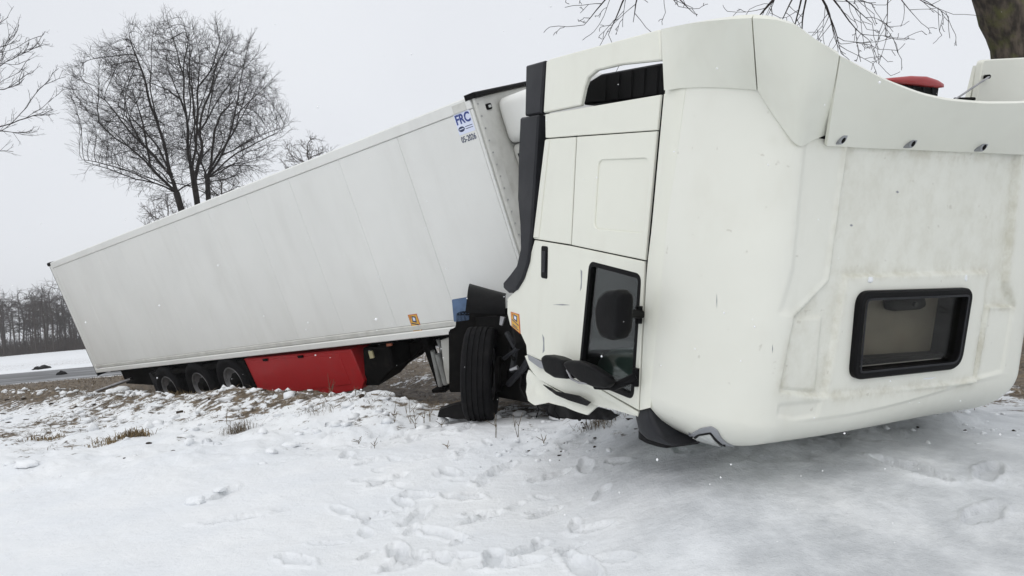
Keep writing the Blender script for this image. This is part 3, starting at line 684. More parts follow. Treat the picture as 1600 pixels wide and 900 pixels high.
# panels
slab('sleeper_top_panel', fs, sp([(852.5, 178.5), (1032.5, 148), (1027.5, 203.2), (901, 212), (856.5, 215.5), (853, 215)]), M_CAB, truck, h0=-0.012, h1=0.004, bev=0.004)
slab('sleeper_rear_panel', fs, sp([(853, 217.5), (900.3, 214), (892, 382), (834.5, 373)]), M_CAB, truck, h0=-0.012, h1=0.004, bev=0.005)
slab('sleeper_rib', fs, sp([(853.5, 219), (860, 218.6), (843, 372), (835, 371)]), M_CAB, truck, h0=0.004, h1=0.012, bev=0.004)
rec = rounded(sp([(936, 250), (1015, 247), (1007, 364), (929, 357)]), 0.05)
lock = slab('locker_door', fs, sp([(902.5, 213.8), (1027, 205), (1008.5, 406.5), (894, 382.7)]), M_CAB, truck, holes=[rec], h0=-0.012, h1=0.006, bev=0.005)
slab('locker_recess', fs, inset(rec, 0.0), M_CAB, lock, h0=-0.012, h1=-0.004, bev=0.001)
door_out = sp([(836, 375.2), (893, 384.5), (1007.5, 408.6), (998, 641), (930, 602.5), (880, 577), (850, 565), (824, 554), (823, 540), (815, 522.5), (798, 508.5), (793.5, 490), (793.5, 466), (812, 449), (824, 420)])
door = slab('door', fs, door_out, M_CAB, truck, holes=[winp], h0=-0.012, h1=0.006, bev=0.006)
slab('window_seal', fs, inset(winp, -0.010), M_BLACK, door, holes=[inset(winp, 0.022)], h0=-0.03, h1=0.009, bev=0.003)
slab('window_pane', fs, inset(winp, 0.015), M_GLASS, door, h0=-0.020, h1=-0.014, bev=0.0005)
hp = rounded(sp([(847.5, 384), (857.5, 385), (856.5, 436), (847, 434)]), 0.02)
hd = slab('door_handle', fs, hp, M_BLACK, door, h0=-0.005, h1=0.012, bev=0.004)
slab('handle_grip', fs, rounded(sp([(850, 392), (855.5, 392.5), (854.5, 426), (849.5, 425)]), 0.008), M_DKGREY, hd, h0=0.012, h1=0.022, bev=0.004)
def dscr(pts): slab('scrape', fs, sp(pts), M_LTRIM, door, h0=0.0058, h1=0.0072, bev=0.0003)
dscr([(908.5, 421), (911, 424), (910, 450), (907.5, 455), (909, 440)]); dscr([(848.5, 522), (851.5, 528), (852, 548), (849, 552), (850, 536)])
dscr([(865, 476), (880, 475), (892, 476.5), (880, 477.2)])
q = side(800, 512); st = [(799.5, 487), (812.5, 491), (814.5, 521.5), (801, 510)]
S4 = sp(st); sa = (S4[3][0] - 0.0, min(p[1] for p in S4))
fst = lambda a, b, h: fs(*( (np.array(S4[3]) * (1 - a) + np.array(S4[2]) * a) * (1 - b) + (np.array(S4[0]) * (1 - a) + np.array(S4[1]) * a) * b ), h)
blind_spot_sticker(fst, 0, 0, 1, 1, door, 0.0085)
# interior seen through the window
pillow('seat', fs, rounded(sp([(918, 600), (925, 562), (948, 545), (975, 548), (985, 600)], 0.25), 0.06), M_SEAT, truck, -0.75, -0.25, 0.08)
pillow('seat', fs, rounded(sp([(950, 612), (968, 575), (1010, 560), (1010, 640)], 0.4), 0.06), M_SEAT, truck, -0.95, -0.4, 0.08)
ring = [C((0.55 + 0.0 * t, 0.62 + 0.19 * math.cos(t), -0.62 + 0.17 * math.sin(t))) for t in np.linspace(0, 2 * math.pi, 30)]
Geo().tube(ring, 0.016, 8, cap=False).make('steering_wheel', M_BLACK, truck)
# dark trim down the rear lower edge, ending in a rounded fender lip
slab('edge_trim', fs, sp([(825, 103), (853.5, 95), (847.5, 177.5), (823.5, 181.5)]), M_DKGREY, truck, h0=-0.06, h1=0.02, bev=0.012)
slab('edge_trim', fs, rounded(sp([(817.5, 184), (846, 179.5), (843, 230), (838.5, 300), (834, 374), (829.5, 410), (821, 436), (811, 452.5), (799, 458), (791, 451), (790.5, 441), (800, 430), (812, 414), (818, 388), (817, 350), (813.5, 310), (815, 240)]), 0.015), M_DKGREY, truck, h0=-0.06, h1=0.03, bev=0.014)
# rear side deflector round its opening, black intake behind
defl = rounded(sp([(854.5, 95.5), (860, 92), (930, 73), (1031, 46), (1033, 94.5), (970, 101), (932, 110), (919, 121), (913, 138), (907.5, 164.5), (850, 176.5)]), 0.012)
slab('side_deflector', fs, defl, M_CAB, truck, h0=-0.025, h1=0.006, bev=0.008)
slab('air_intake', lambda a, b, h: C((0.22 - h, a, b)), rounded(sp([(911, 164), (918, 128), (938, 115.5), (1033, 98), (1037, 149)], 0.22), 0.02), M_BLACK, truck, h0=-0.35, h1=0.0, bev=0.012)
for k in range(5):
    px = 948 + 20 * k; a = side(px, 114 - 0.17 * 20 * k + 3, 0.215); b = side(px - 2, 158 - 0.13 * 20 * k, 0.215)
    Geo().tube([C((0.214, *a)), C((0.214, *b))], 0.004, 6).make('intake_rib', M_BLACK, truck)

# roof shell: rounded superelliptic cap over the cab, with pressed recess and a hatch opening
E_ = 0.75; UW = 2.78; VR, VF = -1.02, 1.085
hatch_out = [(1344, 455), (1352, 452.5), (1500, 449), (1511, 455), (1512, 470), (1494, 560), (1484, 573), (1470, 577), (1336, 591), (1326, 588), (1325.5, 575), (1338, 470)]
def roof_uv(px, py, w=E_):
    q = CAB.hit(px, py, 2, w); return (q[0], q[1])
hatch_uv = [roof_uv(*p) for p in [(1337, 454), (1513, 448.5), (1493, 574), (1324.5, 592)]]
NU, NV = 300, 240
def shell_point(p, q):
    """p, q in [-1,1] -> u, v, w"""
    pf, qf = 0.60, 0.66
    a = np.clip((np.abs(p) - pf) / (1 - pf), 0, 1); b = np.where(q > 0, np.clip((q - qf) / (1 - qf), 0, 1), 0)
    a2 = a * np.sqrt(1 - b * b / 2); b2 = b * np.sqrt(1 - a * a / 2); r = np.clip(np.sqrt(a2 * a2 + b2 * b2), 0, 1)
    Ru, Rv = np.where(p > 0, 0.44, 0.36), np.where(p > 0, 0.40, 0.27)
    th = r * math.pi / 2
    out = np.sin(th) ** 0.95; drop = 1 - np.cos(th) ** 0.90
    ux = np.where(r > 1e-6, a2 / np.maximum(r, 1e-6), 0); vx = np.where(r > 1e-6, b2 / np.maximum(r, 1e-6), 0)
    uc = UW / 2; hu = UW / 2 - 0.40
    u = uc + np.sign(p) * (np.minimum(np.abs(p) / pf, 1) * (UW / 2 - Ru) + Ru * out * ux)
    Rv = 0.27 + 0.13 * sstep(-0.4, 0.6, p); vr, vf = VR + 0.26 * sstep(-0.66, -0.50, p) * sstep(1.0, 0.9, p), VF - Rv
    vm = np.where(q > 0, np.minimum(q / qf, 1), q)
    v0 = (vf + vr) / 2
    v = vr + (vf - vr) * (np.where(q > 0, 0.5 + 0.5 * np.minimum(q / qf, 1), 0.5 + 0.5 * q)) + Rv * out * vx
    crown = 0.035 * (1 - ((u - uc) / hu) ** 2) * (r < 0.01)
    w = E_ * (1 - drop) + np.clip(crown, 0, 1) * 0.5 + 0.0 * v0 * vm
    return u, v, w
pg, qg = np.meshgrid(np.linspace(-1, 1, NU), np.linspace(-1, 1, NV))
su, sv, sw = shell_point(pg, qg)
def pdist(P, x, y):
    """signed distance to polygon (positive inside)"""
    P = np.asarray(ccw(P)); best = np.full(x.shape, 1e9); ins = np.zeros(x.shape, bool)
    for i in range(len(P)):
        a, b = P[i], P[(i + 1) % len(P)]; e = b - a; t = np.clip(((x - a[0]) * e[0] + (y - a[1]) * e[1]) / (e @ e), 0, 1)
        best = np.minimum(best, np.hypot(x - a[0] - t * e[0], y - a[1] - t * e[1]))
        c = (a[1] > y) != (b[1] > y)
        with np.errstate(divide='ignore', invalid='ignore'): ins ^= c & (x < (b[0] - a[0]) * (y - a[1]) / (b[1] - a[1]) + a[0])
    return np.where(ins, best, -best)
rec1 = [roof_uv(*p) for p in [(1335, 150), (1324, 240), (1296, 440), (1243, 497), (1220, 612), (1282, 620), (1500, 597), (1525, 590), (1545, 480), (1586, 480), (1573, 440), (1594, 240), (1600, 150)]]
plat = [roof_uv(*p) for p in [(1322, 431), (1547, 424), (1520, 598), (1290, 619)]]
band = [roof_uv(*p) for p in [(1262, 150), (1258, 232), (1240, 420), (1222, 490), (1243, 492), (1292, 440), (1320, 240), (1330, 150)]]
low = [roof_uv(*p) for p in [(1218, 632), (1282, 626), (1276, 650), (1240, 656), (1215, 650)]]
box1 = [roof_uv(*p) for p in [(1243, 499), (1289, 495), (1278, 612), (1224, 610)]]; box2 = [roof_uv(*p) for p in [(1546, 481), (1583, 481), (1566, 580), (1526, 590)]]
d1, d2, d3, d4, d5, d6 = (pdist(p, su, sv) for p in (rec1, plat, band, low, box1, box2))
flat = sstep(E_ - 0.12, E_ - 0.02, sw)
sw = sw + flat * (-0.034 * sstep(-0.010, 0.014, d1) + 0.024 * sstep(-0.008, 0.014, d2) - 0.014 * sstep(-0.02, 0.025, d3) - 0.012 * sstep(-0.01, 0.015, d4) + 0.014 * sstep(-0.006, 0.012, d5) - 0.014 * sstep(-0.006, 0.012, d6))
grime = flat * np.clip(0.9 * np.exp(-(d1 / 0.035) ** 2) + 0.55 * np.exp(-(d2 / 0.04) ** 2) + 0.45 * sstep(-0.02, 0.05, d1) * sstep(0.05, -0.01, d2), 0, 1)
grime = np.clip(grime + 0.7 * flat * np.exp(-((sv + 0.66) / 0.03) ** 2), 0, 1)
SW = np.stack([su, sv, sw], -1).reshape(-1, 3) @ CAB.A + CAB.O
hin = inset(ccw(hatch_uv), 0.03)
dh = pdist(hin, su, sv)
Fs = []
for i in range(NV - 1):
    for j in range(NU - 1):
        if max(dh[i, j], dh[i + 1, j], dh[i, j + 1], dh[i + 1, j + 1]) > 0 and min(dh[i, j], dh[i + 1, j], dh[i, j + 1], dh[i + 1, j + 1]) > -0.016 and 0.25 * (dh[i, j] + dh[i + 1, j] + dh[i, j + 1] + dh[i + 1, j + 1]) > 0: continue
        a = i * NU + j; Fs.append((a, a + 1, a + NU + 1, a + NU))
roof = obj('roof_shell', SW, Fs, M_ROOF, truck, 180)
at = roof.data.attributes.new('grime', 'FLOAT', 'POINT'); at.data.foreach_set('value', grime.ravel().astype(np.float32))
BVH = BVHTree.FromPolygons([Vector(v) for v in SW], [f for f in Fs])
# strip between the door tops and the shell (drip rail)
rl = resample([(1037.5, 147), (1016.2, 380), (1011.2, 408.5), (1006, 510), (999.5, 641)], 26); rr0 = resample([(1071, 137), (1044, 350), (1033, 480), (1020, 610), (1016, 637)], 26)
rail = []
for a, b in zip(rl, rr0):
    A0_ = np.array(CAB.hit(a[0], a[1], 0, -0.002)); B0_ = np.array(CAB.hit(b[0], b[1], 0, 0.004))
    rail.append([C(A0_ * (1 - k) + B0_ * k - np.array([0.006 * math.sin(math.pi * k), 0, 0])) for k in np.linspace(0, 1, 6)])
grid_shell('drip_rail', rail, 0.02, M_CAB, truck, EYEP)
# fairing panels: shoulder corner, wing and long deflector
def coons(top, bot, n, mrows, bulge=0.0, shrink=0.0):
    A_ = resample([(px, py, w) for px, py, w in top], n); B_ = resample([(px, py, w) for px, py, w in bot], n)
    tt = np.linspace(0 + shrink, 1 - shrink, mrows); G = []
    for t in tt:
        row = A_ * (1 - t) + B_ * t
        G.append([C(CAB.hit(r[0], r[1], 2, r[2] + bulge * math.sin(math.pi * t))) for r in row])
    return np.array(G)
cor_t = [(1033, 45.5, 0.03), (1068, 38, 0.30), (1105, 33, 0.52), (1140, 30, 0.70), (1174, 28.3, 0.80)]
cor_b = [(1037.5, 141, 0.04), (1070, 137, 0.30), (1105, 136, 0.46), (1145, 137.5, 0.60), (1182, 140.5, 0.70)]
wing_t = [(1176, 28.5, 0.81), (1210, 30, 0.88), (1240, 38, 0.92), (1272, 60, 0.96), (1311.5, 86.3, 0.99)]
wing_b = [(1184, 141, 0.71), (1205, 175, 0.75), (1240, 224, 0.785), (1254, 232, 0.79), (1262, 222, 0.79), (1290.5, 211, 0.80)]
def_t = [(1313.3, 88, 0.99), (1352, 109, 1.0), (1388, 128, 1.0), (1440, 148, 1.0), (1480, 157, 1.0), (1540, 162, 1.0), (1605, 161, 1.0), (1670, 148, 0.99), (1760, 118, 0.97), (1850, 75, 0.9)]
def_b = [(1292, 228, 0.79), (1345, 231, 0.79), (1400, 233, 0.79), (1445, 235, 0.79), (1480, 236.5, 0.79), (1540, 239, 0.79), (1605, 242, 0.79), (1670, 245, 0.79), (1760, 250, 0.76), (1850, 257, 0.70)]
def on_shell(L_, off=0.012):
    out = []
    for x, y, w in L_:
        loc, _, _, _ = BVH.ray_cast(Vector(EYE), Vector(ray(x, y)).normalized())
        out.append((x, y, CAB.l(np.array(loc))[2] + off if loc is not None and x < 1640 else w))
    return out
cor_b = on_shell(cor_b); wing_b = on_shell(wing_b); def_b = on_shell(def_b, 0.02)
def to_local(G): return (G - CAB.O) @ CAB.A.T
def trim_far(G, n=61):
    """cut a sheet off at the cab's far side"""
    Lq = to_local(G); out = []
    for row in Lq:
        uu = np.linspace(row[0, 0], min(row[-1, 0], UW + 0.04), n)
        out.append(np.stack([uu, np.interp(uu, row[:, 0], row[:, 1]), np.interp(uu, row[:, 0], row[:, 2])], 1))
    return np.array(out) @ CAB.A + CAB.O
CG = coons(cor_t, cor_b, 24, 12, 0.012); WG = coons(wing_t, wing_b, 24, 14, 0.02)
grid_shell('corner_fairing', CG, 0.030, M_CAB, truck, EYEP)
grid_shell('wing_fairing', WG, 0.035, M_CAB, truck, EYEP)
DG = trim_far(coons(def_t, def_b, 60, 12, 0.015)); nD = DG.shape[1]; dfl = grid_shell('roof_deflector', DG, 0.02, M_CAB, truck, EYEP)
lin_t = [(x, y + 12, w - 0.045) for x, y, w in cor_t[1:] + wing_t + def_t[:-1]]; lin_b = [(x, y - 4, w - 0.045) for x, y, w in cor_b[1:] + wing_b[:3] + [(1290, 222, 0.79)] + def_b[1:-1]]
grid_shell('fairing_dark_backing', trim_far(coons(lin_t, lin_b, 70, 8), 50), 0.02, M_DARK, truck, EYEP)  # dark sheet added behind the fairings so their seams look shaded
DBV = BVHTree.FromPolygons([Vector(v) for v in DG.reshape(-1, 3)], [(i * nD + j, i * nD + j + 1, (i + 1) * nD + j + 1, (i + 1) * nD + j) for i in range(11) for j in range(nD - 1)])
for px, py in ((1319, 217), (1428, 222.5), (1539, 228)):
    loc_w = CAB.l(np.array(DBV.ray_cast(Vector(EYE), Vector(ray(px, py)).normalized())[0]))[2]; f2 = (lambda w_: (lambda a, b, h: C((a, b, w_ + h))))(loc_w)
    el = []
    for t in np.linspace(0, 2 * math.pi, 19)[:-1]:
        a_, b_ = 10 * math.cos(t), 4.2 * math.sin(t); ex_ = px + a_ * 0.52 + b_ * 0.85; ey_ = py - a_ * 0.85 + b_ * 0.52
        el.append(tuple(CAB.hit(ex_, ey_, 2, loc_w + 0.012)[:2]))
    bc = slab('bolt_cup', f2, el, M_LTRIM, dfl, h0=-0.03, h1=0.012, bev=0.003)
    el2 = [tuple(np.array(p) * 0.5 + np.mean(el, 0) * 0.5 + np.array([-0.004, 0.008])) for p in el]
    slab('bolt', f2, el2, M_DARK, bc, h0=0.0115, h1=0.015, bev=0.001)
# upright panel with its strut behind the deflector, red topped housing
fw = lambda w: (lambda a, b, h: C((a, b, w + h)))
def wp(pts, w): return [tuple(CAB.hit(px, py, 2, w)[:2]) for px, py in pts]
up = slab('fairing_inner_panel', fw(0.30), rounded(wp([(1536, 93), (1690, 85), (1690, 175), (1524, 175)], 0.30), 0.03), M_CAB, truck, h0=-0.04, h1=0.0, bev=0.008)
slab('panel_flange', fw(0.25), wp([(1527, 102), (1560, 98), (1560, 175), (1509, 175)], 0.25), M_CAB, up, h0=-0.03, h1=0.0, bev=0.006)
sa_, sb_ = C(CAB.hit(1546, 119.5, 2, 0.335)), C(CAB.hit(1490, 157, 2, 0.36))
stt = Geo().tube([sa_, sb_], 0.0065, 10).make('support_strut', M_STEEL, truck)
Geo().lathe(sa_ - CAB.A[2] * 0.03, CAB.A[2], [(0, 0.014), (0.03, 0.014), (0.036, 0.008), (0.036, 0.0005)], 12).make('strut_joint', M_DARK, stt)
Geo().tube([C(CAB.hit(1492, 155, 2, 0.3)), C(CAB.hit(1522, 154.5, 2, 0.3))], 0.012, 8).make('cross_bar', M_DARK, truck)
rc = pillow('red_cover', fw(-0.35), rounded(wp([(1380, 124), (1395, 121), (1427, 118), (1452, 119), (1470, 125), (1479, 131), (1479, 136), (1468, 137.5), (1430, 133), (1409, 131.5), (1384, 128)], -0.35), 0.01), M_RED2, truck, -0.5, 0.0, 0.02, label='red cover showing above the roof deflector')
slab('black_housing', fw(-0.35), wp([(1390, 130), (1472, 135), (1468, 165), (1390, 165)], -0.35), M_BLACK, rc, h0=-0.45, h1=-0.02, bev=0.01)
for px in (1428, 1443, 1457): Geo().tube([C(CAB.hit(px, 136, 2, -0.365)), C(CAB.hit(px + 1, 160, 2, -0.365))], 0.008, 6).make('housing_rib', M_DKGREY, rc)
# roof hatch
fh = lambda a, b, h: C((a, b, E_ + 0.012 + h))
ho = rounded(hatch_uv, [0.09, 0.075, 0.11, 0.075], 8)
hatch = slab('roof_hatch', fh, ho, M_BLACK, truck, holes=[inset(ccw(ho), 0.046)], h0=-0.035, h1=0.030, bev=0.010)
hi_ = inset(ccw(ho), 0.0465)
slab('hatch_inner_lip', fh, inset(ccw(ho), 0.038), M_DKGREY, hatch, holes=[inset(ccw(ho), 0.050)], h0=0.0301, h1=0.0345, bev=0.002)
V = []; n = len(hi_)
V = [fh(a, b, 0.012) for a, b in hi_] + [fh(a, b, -0.16) for a, b in hi_]
obj('hatch_reveal', V, [(i, (i + 1) % n, n + (i + 1) % n, n + i) for i in range(n)], M_BLACK, hatch, 60)
slab('hatch_blind', fh, hi_, M_BLIND, hatch, h0=-0.19, h1=-0.155, bev=0.002)
def hq(px, py, h): return tuple(CAB.hit(px, py, 2, E_ + 0.012 + h)[:2])
slab('hatch_sill', fh, [hq(px, py, -0.06) for px, py in ((1335, 562), (1483, 552), (1480, 561), (1335, 572))], M_BLACK, hatch, h0=-0.14, h1=-0.06, bev=0.004)
Geo().tube([fh(*hq(1338, 573, -0.045), -0.045), fh(*hq(1470, 560, -0.045), -0.045)], 0.0035, 8).make('sill_rail', M_STEEL, hatch)
pl = pillow('hatch_latch', fh, rounded([hq(px, py, -0.08) for px, py in ((1393, 468), (1448, 465), (1450, 478), (1440, 484), (1396, 487))], 0.02), M_BLACK, hatch, -0.15, -0.08, 0.015)
Geo().lathe(fh(*hq(1431, 476, -0.07), -0.085), CAB.A[2], [(0, 0.018), (0.02, 0.016), (0.02, 0.0005)], 14).make('latch_knob', M_DKGREY, pl)
slab('hatch_pane', fh, hi_, M_HGLASS, hatch, h0=-0.012, h1=-0.007, bev=0.0005)
# things draped on the front edge of the shell
def drape(name, pts, mt, parent, h, spc=3.0):
    P, Tr, n = fill(pts, spc); hits = []
    for px, py in P:
        D = Vector(ray(px, py)).normalized(); loc, nrm, _, _ = BVH.ray_cast(Vector(EYE), D)
        if loc is None:
            c = BVH.find_nearest(Vector(cpt(px, py, 4.2))); loc, nrm = c[0], c[1]
        if nrm.dot(D) > 0: nrm = -nrm
        hits.append((np.array(loc), np.array(nrm)))
    n_ = len(P); V = [a + b * h for a, b in hits] + [a - b * 0.01 for a, b in hits]; F = [tuple(t) for t in Tr]
    F += [tuple(i + n_ for i in t[::-1]) for t in Tr]; cnt = {}
    for t in Tr:
        for i in range(len(t)): e = (t[i], t[(i + 1) % len(t)]); cnt.setdefault(tuple(sorted(e)), []).append(e)
    for k, es in cnt.items():
        if len(es) == 1: a, b = es[0]; F.append((b, a, a + n_, b + n_))
    return obj(name, V, F, mt, parent, 50)
ml = drape('marker_lamp', rounded([(1072, 682), (1095, 668.5), (1112, 665.5), (1121, 671), (1128, 684), (1137, 692), (1150, 697), (1140, 700), (1115, 700), (1086, 695), (1076, 691)], 3), M_LTRIM, truck, 0.012)
drape('lamp_gasket', rounded([(1078, 685), (1092, 676), (1112, 673), (1120, 683), (1131, 693), (1138, 697.5), (1115, 698), (1086, 693)], 2), M_BLACK, ml, 0.015, 2.5)
drape('lamp_lens', rounded([(1081, 686.5), (1094, 678), (1111, 675.5), (1118, 685), (1128, 694), (1132, 697), (1115, 697), (1088, 692.5)], 2), M_LENS, ml, 0.020, 2.5)
for px, py, l, w_ in ((1120, 470, 22, 0.6), (1207, 545, 14, 0.7), (1330, 352, 4, 2.6), (1402, 300, 4, 2.6)):
    drape('scuff', [(px - w_, py), (px, py - l / 2), (px + w_, py), (px + w_ * 0.3, py + l / 2)], M_LTRIM, truck, 0.0012, 6.0)
# sun visor end at the corner
vz = pillow('sun_visor', fs, rounded(sp([(994, 648), (1000, 640), (1018, 635), (1024, 655), (1040, 683), (1056, 697), (1040, 695), (1014, 687), (1000, 674)], 0.03), 0.02), M_DKGREY, truck, -0.30, -0.0, 0.03)
pillow('visor_lamp', fs, rounded(sp([(999, 671), (1014, 684), (1036, 692), (1052, 695), (1044, 700.5), (1030, 698), (1012, 692.5), (999, 685)], 0.05), 0.01), M_BLACK, vz, -0.28, -0.03, 0.015)
# mirrors hanging off the front pillar
mir = pillow('mirror', fs, rounded(sp([(941, 483), (946, 464), (957, 454), (976, 452), (984, 460), (984, 478), (982, 515), (977, 528), (964, 531), (950, 526), (943, 510)], -0.20), 0.018), M_BLACK, truck, 0.16, 0.27, 0.035)
g = Geo(); g.tube([C((-0.21, *side(975, 494, -0.2))), C((-0.13, *side(992, 490, -0.1))), C((-0.01, *side(1004, 491)))], [0.030, 0.028, 0.026], 10)
g.tube([C((-0.02, *side(1003, 478))), C((-0.02, *side(1002, 505)))], 0.022, 10); g.make('mirror_arm', M_BLACK, mir)
mir = pillow('mirror', fs, rounded(sp([(850, 560), (856, 554), (872, 557), (886, 563), (893, 580), (893, 592), (872, 590), (856, 580)], -0.14), 0.025), M_BLACK, truck, 0.08, 0.18, 0.018)
mr2 = pillow('mirror', fs, rounded(sp([(881, 568), (888, 563), (905, 564), (926, 572), (952, 590), (954, 599), (948, 606), (930, 605), (908, 596), (888, 580)], -0.20), 0.02), M_BLACK, truck, 0.15, 0.22, 0.018)
g = Geo(); g.tube([C((-0.18, *side(930, 602, -0.18))), C((-0.12, *side(960, 604, -0.12))), C((-0.02, *side(999, 588)))], [0.026, 0.026, 0.028], 10)
g.tube([C((-0.02, *side(998, 575))), C((-0.02, *side(997, 603)))], 0.022, 10); g.make('mirror_arm', M_BLACK, mr2)
g = Geo(); g.tube([C((-0.21, *side(px, py, -0.21))) for px, py in ((886, 578), (893, 592), (905, 598), (918, 599))], 0.008, 8); g.make('mirror_bracket', M_STEEL, mr2)

# crumpled front corner below the door
def crumple(name, pts, u, amp, mt, seed, thick=0.012, spc=0.022, lean=0.0):
    P, Tr, n = fill(sp(pts, u), spc, 0.25); P = np.array(P)
    vmin, vmax = P[:, 0].min(), P[:, 0].max()
    fold = amp * (np.abs(fbm(P[:, 0] * 6, P[:, 1] * 3.5, seed, 2)) * 3.0 + 0.12 * fbm(P[:, 0] * 14, P[:, 1] * 11, seed + 5, 2))
    hh = -u + fold - lean * (P[:, 0] - vmin)
    V, F = [], []
    A_ = np.array([C((-h, a, b)) for (a, b), h in zip(P, hh)]); B_ = np.array([C((-h + thick, a, b)) for (a, b), h in zip(P, hh)])
    V = np.r_[A_, B_]; k = len(P); F = [tuple(t) for t in Tr] + [tuple(i + k for i in t[::-1]) for t in Tr]; cnt = {}
    for t in Tr:
        for i in range(3): e = (t[i], t[(i + 1) % 3]); cnt.setdefault(tuple(sorted(e)), []).append(e)
    for kk, es in cnt.items():
        if len(es) == 1: a, b = es[0]; F.append((b, a, a + k, b + k))
    return obj(name, V, F, mt, truck, 50)
bp_ = crumple('bumper_corner', [(822, 556), (832, 553), (852, 572), (880, 588), (930, 606), (996, 643), (993, 650), (960, 640), (925, 632), (893, 618), (868, 606), (842, 592), (829, 575)], 0.02, 0.012, M_CAB, 7)
crumple('bumper_corner', [(826, 578), (842, 592), (868, 607), (893, 619), (934, 634), (921, 648), (904, 643), (885, 636), (857, 629), (838, 633), (826, 626), (822, 612)], 0.04, 0.024, M_CAB, 23)
crumple('step_plate', [(825, 554), (849, 567), (852, 577), (844, 575), (827, 562)], -0.012, 0.005, M_LTRIM, 31)
crumple('torn_dark_gap', [(848, 601), (870, 611), (905, 618), (925, 628), (918, 634), (890, 625), (862, 612)], -0.015, 0.022, M_BLACK, 41)  # black sheets standing in for the shaded holes torn in the crushed corner
crumple('torn_dark_gap', [(845, 630), (880, 634), (915, 645), (935, 636), (975, 648), (960, 656), (905, 655), (870, 650)], 0.25, 0.05, M_BLACK, 47)
slab('sill_edge', fs, sp([(851, 559.5), (928, 602.5), (997, 643.5), (996, 651), (926, 610), (851, 566)]), M_CAB, truck, h0=-0.03, h1=0.004, bev=0.005)

for pts_ in ([(838, 600), (834, 622), (842, 640), (838, 652)], [(870, 622), (866, 640), (874, 655)], [(905, 634), (912, 648), (906, 657)], [(815, 585), (812, 605), (820, 622)]):
    Geo().tube([C(np.array(CAB.hit(px, py, 0, 0.12))) for px, py in pts_], 0.006, 6).make('loose_wire', M_BLACK, truck)
# front axle end: wheel, mudguards, linkages
wc = cpt(752, 584, 8.1)
wax = np.array([-0.965, 0.10, 0.0]); wax -= CAB.A[1] * (wax @ CAB.A[1]) * 0.6; wax /= np.linalg.norm(wax)
wheel_parts(truck, wc, wax, 0.522, 0.29, 0.33, nseg=72)
g = Geo(); g.lathe(wc - wax * 0.17, -wax, [(0, 0.2), (0.05, 0.2), (0.06, 0.14), (0.12, 0.10), (0.12, 0.001)], 24)
g.tube([wc - wax * 0.2, wc - wax * 0.55 + np.array([0.05, 0.25, -0.05]), wc - wax * 1.9 + np.array([0.1, 0.8, -0.05])], 0.075, 12)
g.make('front_axle', M_DARK, truck)
def cq(px, py, d): return cpt(px, py, d)
for pts_, r_ in (([cq(792, 520, 7.6), cq(806, 545, 7.5), cq(800, 580, 7.6)], 0.03), ([cq(788, 560, 7.7), cq(815, 540, 7.3), cq(820, 500, 7.2)], 0.022), ([cq(795, 600, 7.8), cq(818, 575, 7.4), cq(828, 560, 7.2)], 0.035)):
    Geo().tube(pts_, r_, 8).make('steering_linkage', M_DKGREY, truck)
g = Geo(); g.tube([cq(800, 500, 7.5), cq(812, 515, 7.45), cq(806, 535, 7.5), cq(797, 545, 7.6), cq(803, 562, 7.5)], 0.02, 8); g.make('brake_hose', M_DARK, truck)
ck = Geo()
wf = CAB.l(wc)
fr_eng = Frame(wc + np.array([0.75, 0.25, 0.0]), [[0.9, 0.436, 0], [-0.436, 0.9, 0], [0, 0, 1]])
ck.box(fr_eng, (-0.55, -0.55, -0.30), (0.9, 1.2, 0.62)); ck.make('engine_block', M_DARK, truck)
for k in range(9):
    a = np.array([random.uniform(-0.62, 0.3), -0.60, random.uniform(-0.25, 0.55)]); Geo().box(fr_eng, a, a + np.array([random.uniform(0.08, 0.2), 0.1, random.uniform(0.05, 0.18)])).make('engine_fitting', M_BLACK, truck)
for s_ in (-0.42, 0.42):
    Geo().box(fr_eng, (0.4 + s_ - 0.04, 0.6, -0.1), (0.4 + s_ + 0.04, 3.2, 0.16)).make('frame_rail', M_DARK, truck)
Geo().tube([cq(783, 508, 7.35), cq(786, 495, 7.35)], [0.018, 0.028], 6).make('bracket', M_STEEL, truck)
alu = Geo(); alu.tube([cq(797, 578, 7.4), cq(809, 574, 7.35)], [0.012, 0.022], 6)
alu.make('bracket', M_STEEL, truck)
fm = lambda d: (lambda a, b, h: cpt(a, b, d - h * 1.0))
slab('mudguard', fm(8.75), rounded([(713, 489), (722, 486), (795, 488), (800, 520), (800, 612), (702, 613), (701, 515), (712, 512)], 5), M_DARK, truck, h0=-0.35, h1=0.0, bev=0.0)
rows = []
for t in np.linspace(0, 1, 14):
    a = t * math.pi * 0.62
    y0 = 443 + 45 * (1 - math.cos(a)) / (1 - math.cos(math.pi * 0.62)); d0 = 8.55 - 0.42 * math.sin(a)
    rows.append([cpt(734 - 7 * t + (57 + 4 * t) * s_, y0 + 16 * s_ * (1 - t * 0.75) - 0 * t, d0 - 0.25 * s_) for s_ in np.linspace(0, 1, 10)])
grid_shell('bent_mudguard', rows, 0.02, M_BLACK, truck, EYEP)
slab('blue_tank', fm(8.75), rounded([(706, 468), (736, 463), (733, 500), (709, 503)], 2), M_BLUE, truck, h0=-0.3, h1=0.0, bev=0.0)
slab('fender_support', fm(8.2), [(775, 486), (797, 480), (800, 520), (790, 516), (778, 500)], M_DARK, truck, h0=-0.3, h1=0.0, bev=0.0)
Geo().tube([cq(800, 470, 7.6), cq(812, 540, 7.1)], 0.05, 8).make('cab_mount', M_DARK, truck)

